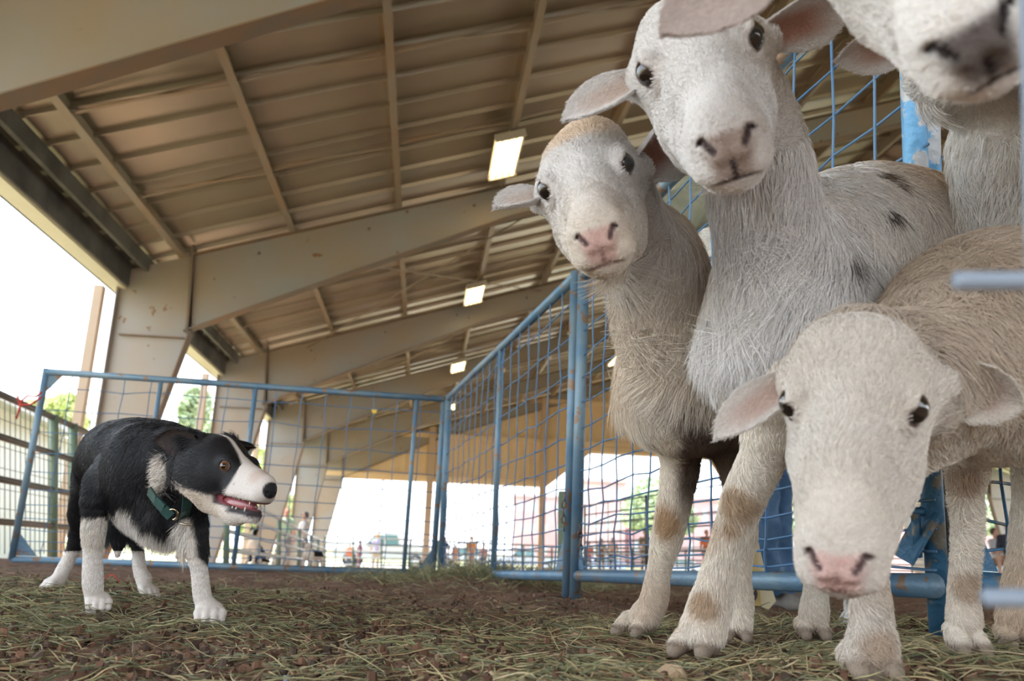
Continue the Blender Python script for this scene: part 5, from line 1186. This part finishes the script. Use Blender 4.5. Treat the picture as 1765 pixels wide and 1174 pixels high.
# distant sitting dogs
def sit_dog(u, vf, D, H, cols, label, standing=False, face=0):
    g = at(u, vf, D); fw = np.array([-math.sin(face), -math.cos(face), 0.]); sd = np.array([-fw[1], fw[0], 0.]); S_ = H/.60; W = lambda x, y, z: g+(sd*x+fw*y+np.array([0, 0, z]))*S_
    B = Body(); 
    if standing: B.cone(W(0, .12, .34), W(0, -.28, .34), .11*S_, .09*S_, .05); hl = [W(s_*.08, -.28, .28) for s_ in (-1, 1)]
    else: B.cone(W(0, .10, .32), W(0, -.14, .13), .105*S_, .125*S_, .06); hl = [W(s_*.10, -.08, .10) for s_ in (-1, 1)]
    for s_, q in zip((-1, 1), hl):
        B.cone(W(s_*.06, .14, .30), W(s_*.065, .16, .03), .04*S_, .022*S_, .03); B.cone(W(s_*.065, .15, .025), W(s_*.065, .20, .02), .024*S_, .02*S_, .01)
        if standing: B.cone(q, W(s_*.08, -.32, .03), .05*S_, .02*S_, .03)
        else: B.cone(q, W(s_*.12, .05, .05), .06*S_, .035*S_, .03)
        B.cone(W(s_*.045, .12, .56), W(s_*.065, .11, .66), .028*S_, .005*S_, .01)
    B.cone(W(0, .10, .38), W(0, .14, .48), .07*S_, .055*S_, .04); B.ell(W(0, .15, .52), np.array((.06, .065, .058))*S_, .02); B.cone(W(0, .18, .50), W(0, .27, .47), .034*S_, .02*S_, .02)
    B.cone(W(0, -.24, .08 if not standing else .3), W(.08, -.42, .04 if not standing else .2), .035*S_, .02*S_, .03)
    v, f, n_ = B.mesh(.009); L = (v-g)/S_; lx = L@sd; ly = L@fw; lz = L[:, 2]
    dark, white = np.array((.015,.013,.013)), np.array((.80,.72,.62)); w_ = cols(lx, ly, lz); root = empty('dog', g, label, 'dog', 'dogs waiting beyond the back panel')
    new_mesh('body', v, f, m_skin, root, cols=mixc(dark, white, np.clip(w_, 0, 1).astype(float)))
    mb = MB(); mb.ball(W(0, .29, .475), .014*S_, 8, 6); mb.build('nose', m_tyre, root)
sit_dog(438, 972, 14, .56, lambda x, y, z: smooth(.02, .06, y)*(z < .48)+(np.abs(x) < .015)*(z > .45)*(z < .6)+smooth(.2, .23, y), 'black and white dog with upright ears sitting under the dog nose', face=.3)
sit_dog(481, 975, 14.5, .52, lambda x, y, z: (z < .565)*1.0, 'mostly white dog with black ears sitting, middle of three', face=-.1)
sit_dog(534, 985, 15, .50, lambda x, y, z: np.where(y < .05, (z < .30)*1.0, ((z < .57) | (x > 0))*1.0), 'white dog with one black ear and dark back, rightmost of three', standing=True, face=.5)
# person in jeans behind the panel
jp = empty('person', at(1345, 1048, 3.05), 'person in blue jeans, olive shirt and grey shoes leaning behind the wire panel', 'person')
def bodymesh(name, chains, m_, par, h=.008, k=.02, ex=None):
    B = Body(); [B.chain(c, k) for c in chains]
    if ex: ex(B)
    v, f, n_ = B.mesh(h); r = .007*snoise(v*[1,1,1.8], 28, 12)+.004*snoise(v, 80, 13); return new_mesh(name, v+n_*r[:, None] if 'skin' not in m_.name else v, f, m_, par, cols=np.tile(np.array((.62,.38,.28)), (len(v), 1)))
bodymesh('body', [[(1262,255,3.0,36),(1255,300,3.0,26),(1255,350,3.0,40)], [(1255,360,3.0,60),(1300,600,3.05,50)], [(1205,345,2.98,26),(1160,380,2.8,20),(1120,348,2.70,15),(1095,335,2.66,13)], [(1305,345,3.0,26),(1330,440,2.95,19),(1290,420,2.75,15)],
         [(1325,640,3.05,40),(1338,830,3.05,24),(1345,1000,3.05,16)], [(1285,640,3.1,40),(1308,830,3.1,24),(1322,1000,3.1,16)]], m_sk, jp, h=.01)
m_denim = mat('blue_denim', (.045,.115,.23), .85, 0, var=(.10,.19,.32), vscale=14, bump=.3, bscale=300); m_olive = mat('olive_shirt', (.22,.23,.16), .85, 0, var=(.28,.28,.20), vscale=10, bump=.2)
bodymesh('jeans', [[(1335,600,3.05,62),(1342,700,3.05,46),(1344,800,3.05,30),(1339,880,3.05,26),(1340,950,3.05,27),(1347,1012,3.05,23)], [(1285,600,3.0,62),(1300,700,2.98,42),(1313,800,2.97,29),(1316,880,2.97,25),(1318,950,2.98,25),(1330,1008,3.0,22)], [(1270,590,3.08,60),(1340,590,3.05,60)]], m_denim, jp)
bodymesh('shirt', [[(1250,370,3.0,82),(1285,480,3.03,78),(1305,580,3.05,78)], [(1205,345,2.98,46),(1165,372,2.82,38),(1140,362,2.76,33)], [(1305,345,3.0,44),(1330,440,2.95,34)]], m_olive, jp)
m_suede = mat('grey_suede_shoe', (.22,.20,.18), .9, 0, var=(.28,.26,.23), vscale=30)
for us, D in ((1352, 3.0), (1368, 3.12)):
    sh_ = bodymesh('shoe', [[(us-12,1032,D+.05,14),(us+2,1034,D,15),(us+16,1041,D-.04,13),(us+26,1044,D-.06,10)]], m_suede, jp, h=.005)
mb = MB(); mb.ball(at(1181, 383, 2.80), .008, 8, 6); mb.build('shirt_button', m_hub, jp)
mb = MB(); mb.ball(at(1262, 235, 3.0), (.095, .1, .08), 16, 10); mb.build('cap', m_olive, jp)
# gold bag with emblem
m_gold = mat('gold_cloth', (.50,.36,.11), .7, 0, var=(.58,.44,.20), vscale=8, bump=.2); m_cream = mat('cream_cloth', (.66,.58,.38), .7, 0); m_navy = mat('dark_emblem', (.05,.05,.06), .7)
gb = empty('cloth_bag', at(1312, 1050, 2.7), 'gold cloth bag with dark starred emblem hanging by the person in jeans', 'bag')
def quadslab(pts, D, th_, nm, m_, par):
    mb = MB(); n = len(pts); fr = [at(u, v, D) for u, v in pts]; mb.add(fr+[p-RC[:, 2]*th_ for p in fr], [tuple(range(n))[::-1], tuple(range(n, 2*n))]+[(i, (i+1) % n, (i+1) % n+n, i+n) for i in range(n)]); return mb.build(nm, m_, par)
b1 = quadslab([(1286,860),(1300,905),(1312,1045),(1270,1042),(1268,870)], 2.7, .05, 'front_flap', m_gold, gb); quadslab([(1300,905),(1318,980),(1338,1036),(1325,1051),(1312,1046)], 2.71, .08, 'side_fold', m_cream, gb)
quadslab([(1284+22*math.cos(a), 1024+20*math.sin(a)) for a in np.linspace(0, 6.28, 19)[:-1]], 2.695, .004, 'emblem', m_navy, b1)
for a in np.linspace(-1.2, 1.9, 5):
    uu_, vv_ = 1284+15*math.cos(a), 1024+14*math.sin(a); quadslab([(uu_+(4 if k % 2 == 0 else 1.7)*math.cos(k*math.pi/5-1.57), vv_+(4 if k % 2 == 0 else 1.7)*math.sin(k*math.pi/5-1.57)) for k in range(10)], 2.69, .003, 'star', m_gold, b1)
# scraps on the dirt
for (u_, v_, D, c_, lb) in ((507, 1160, 1.05, (.55,.65,.85), 'scrap of blue and white plastic in the hay, bottom of the picture'), (1468, 1072, 1.3, (.8,.8,.8), 'small white scrap on the dirt beside the lowered head sheep leg')):
    p = at(u_, v_, D); p[2] = float(dirt_z(p[0], p[1]))+.004; mb = MB(); t = np.linspace(0, 5.2, 12); mb.tube([p+np.array([math.cos(a)*.012, math.sin(a)*.008, .002*math.sin(a*3)]) for a in t], .0016, 5); tag(mb.build('plastic_scrap', mat('scrap_plastic', c_, .3)), lb, 'litter')
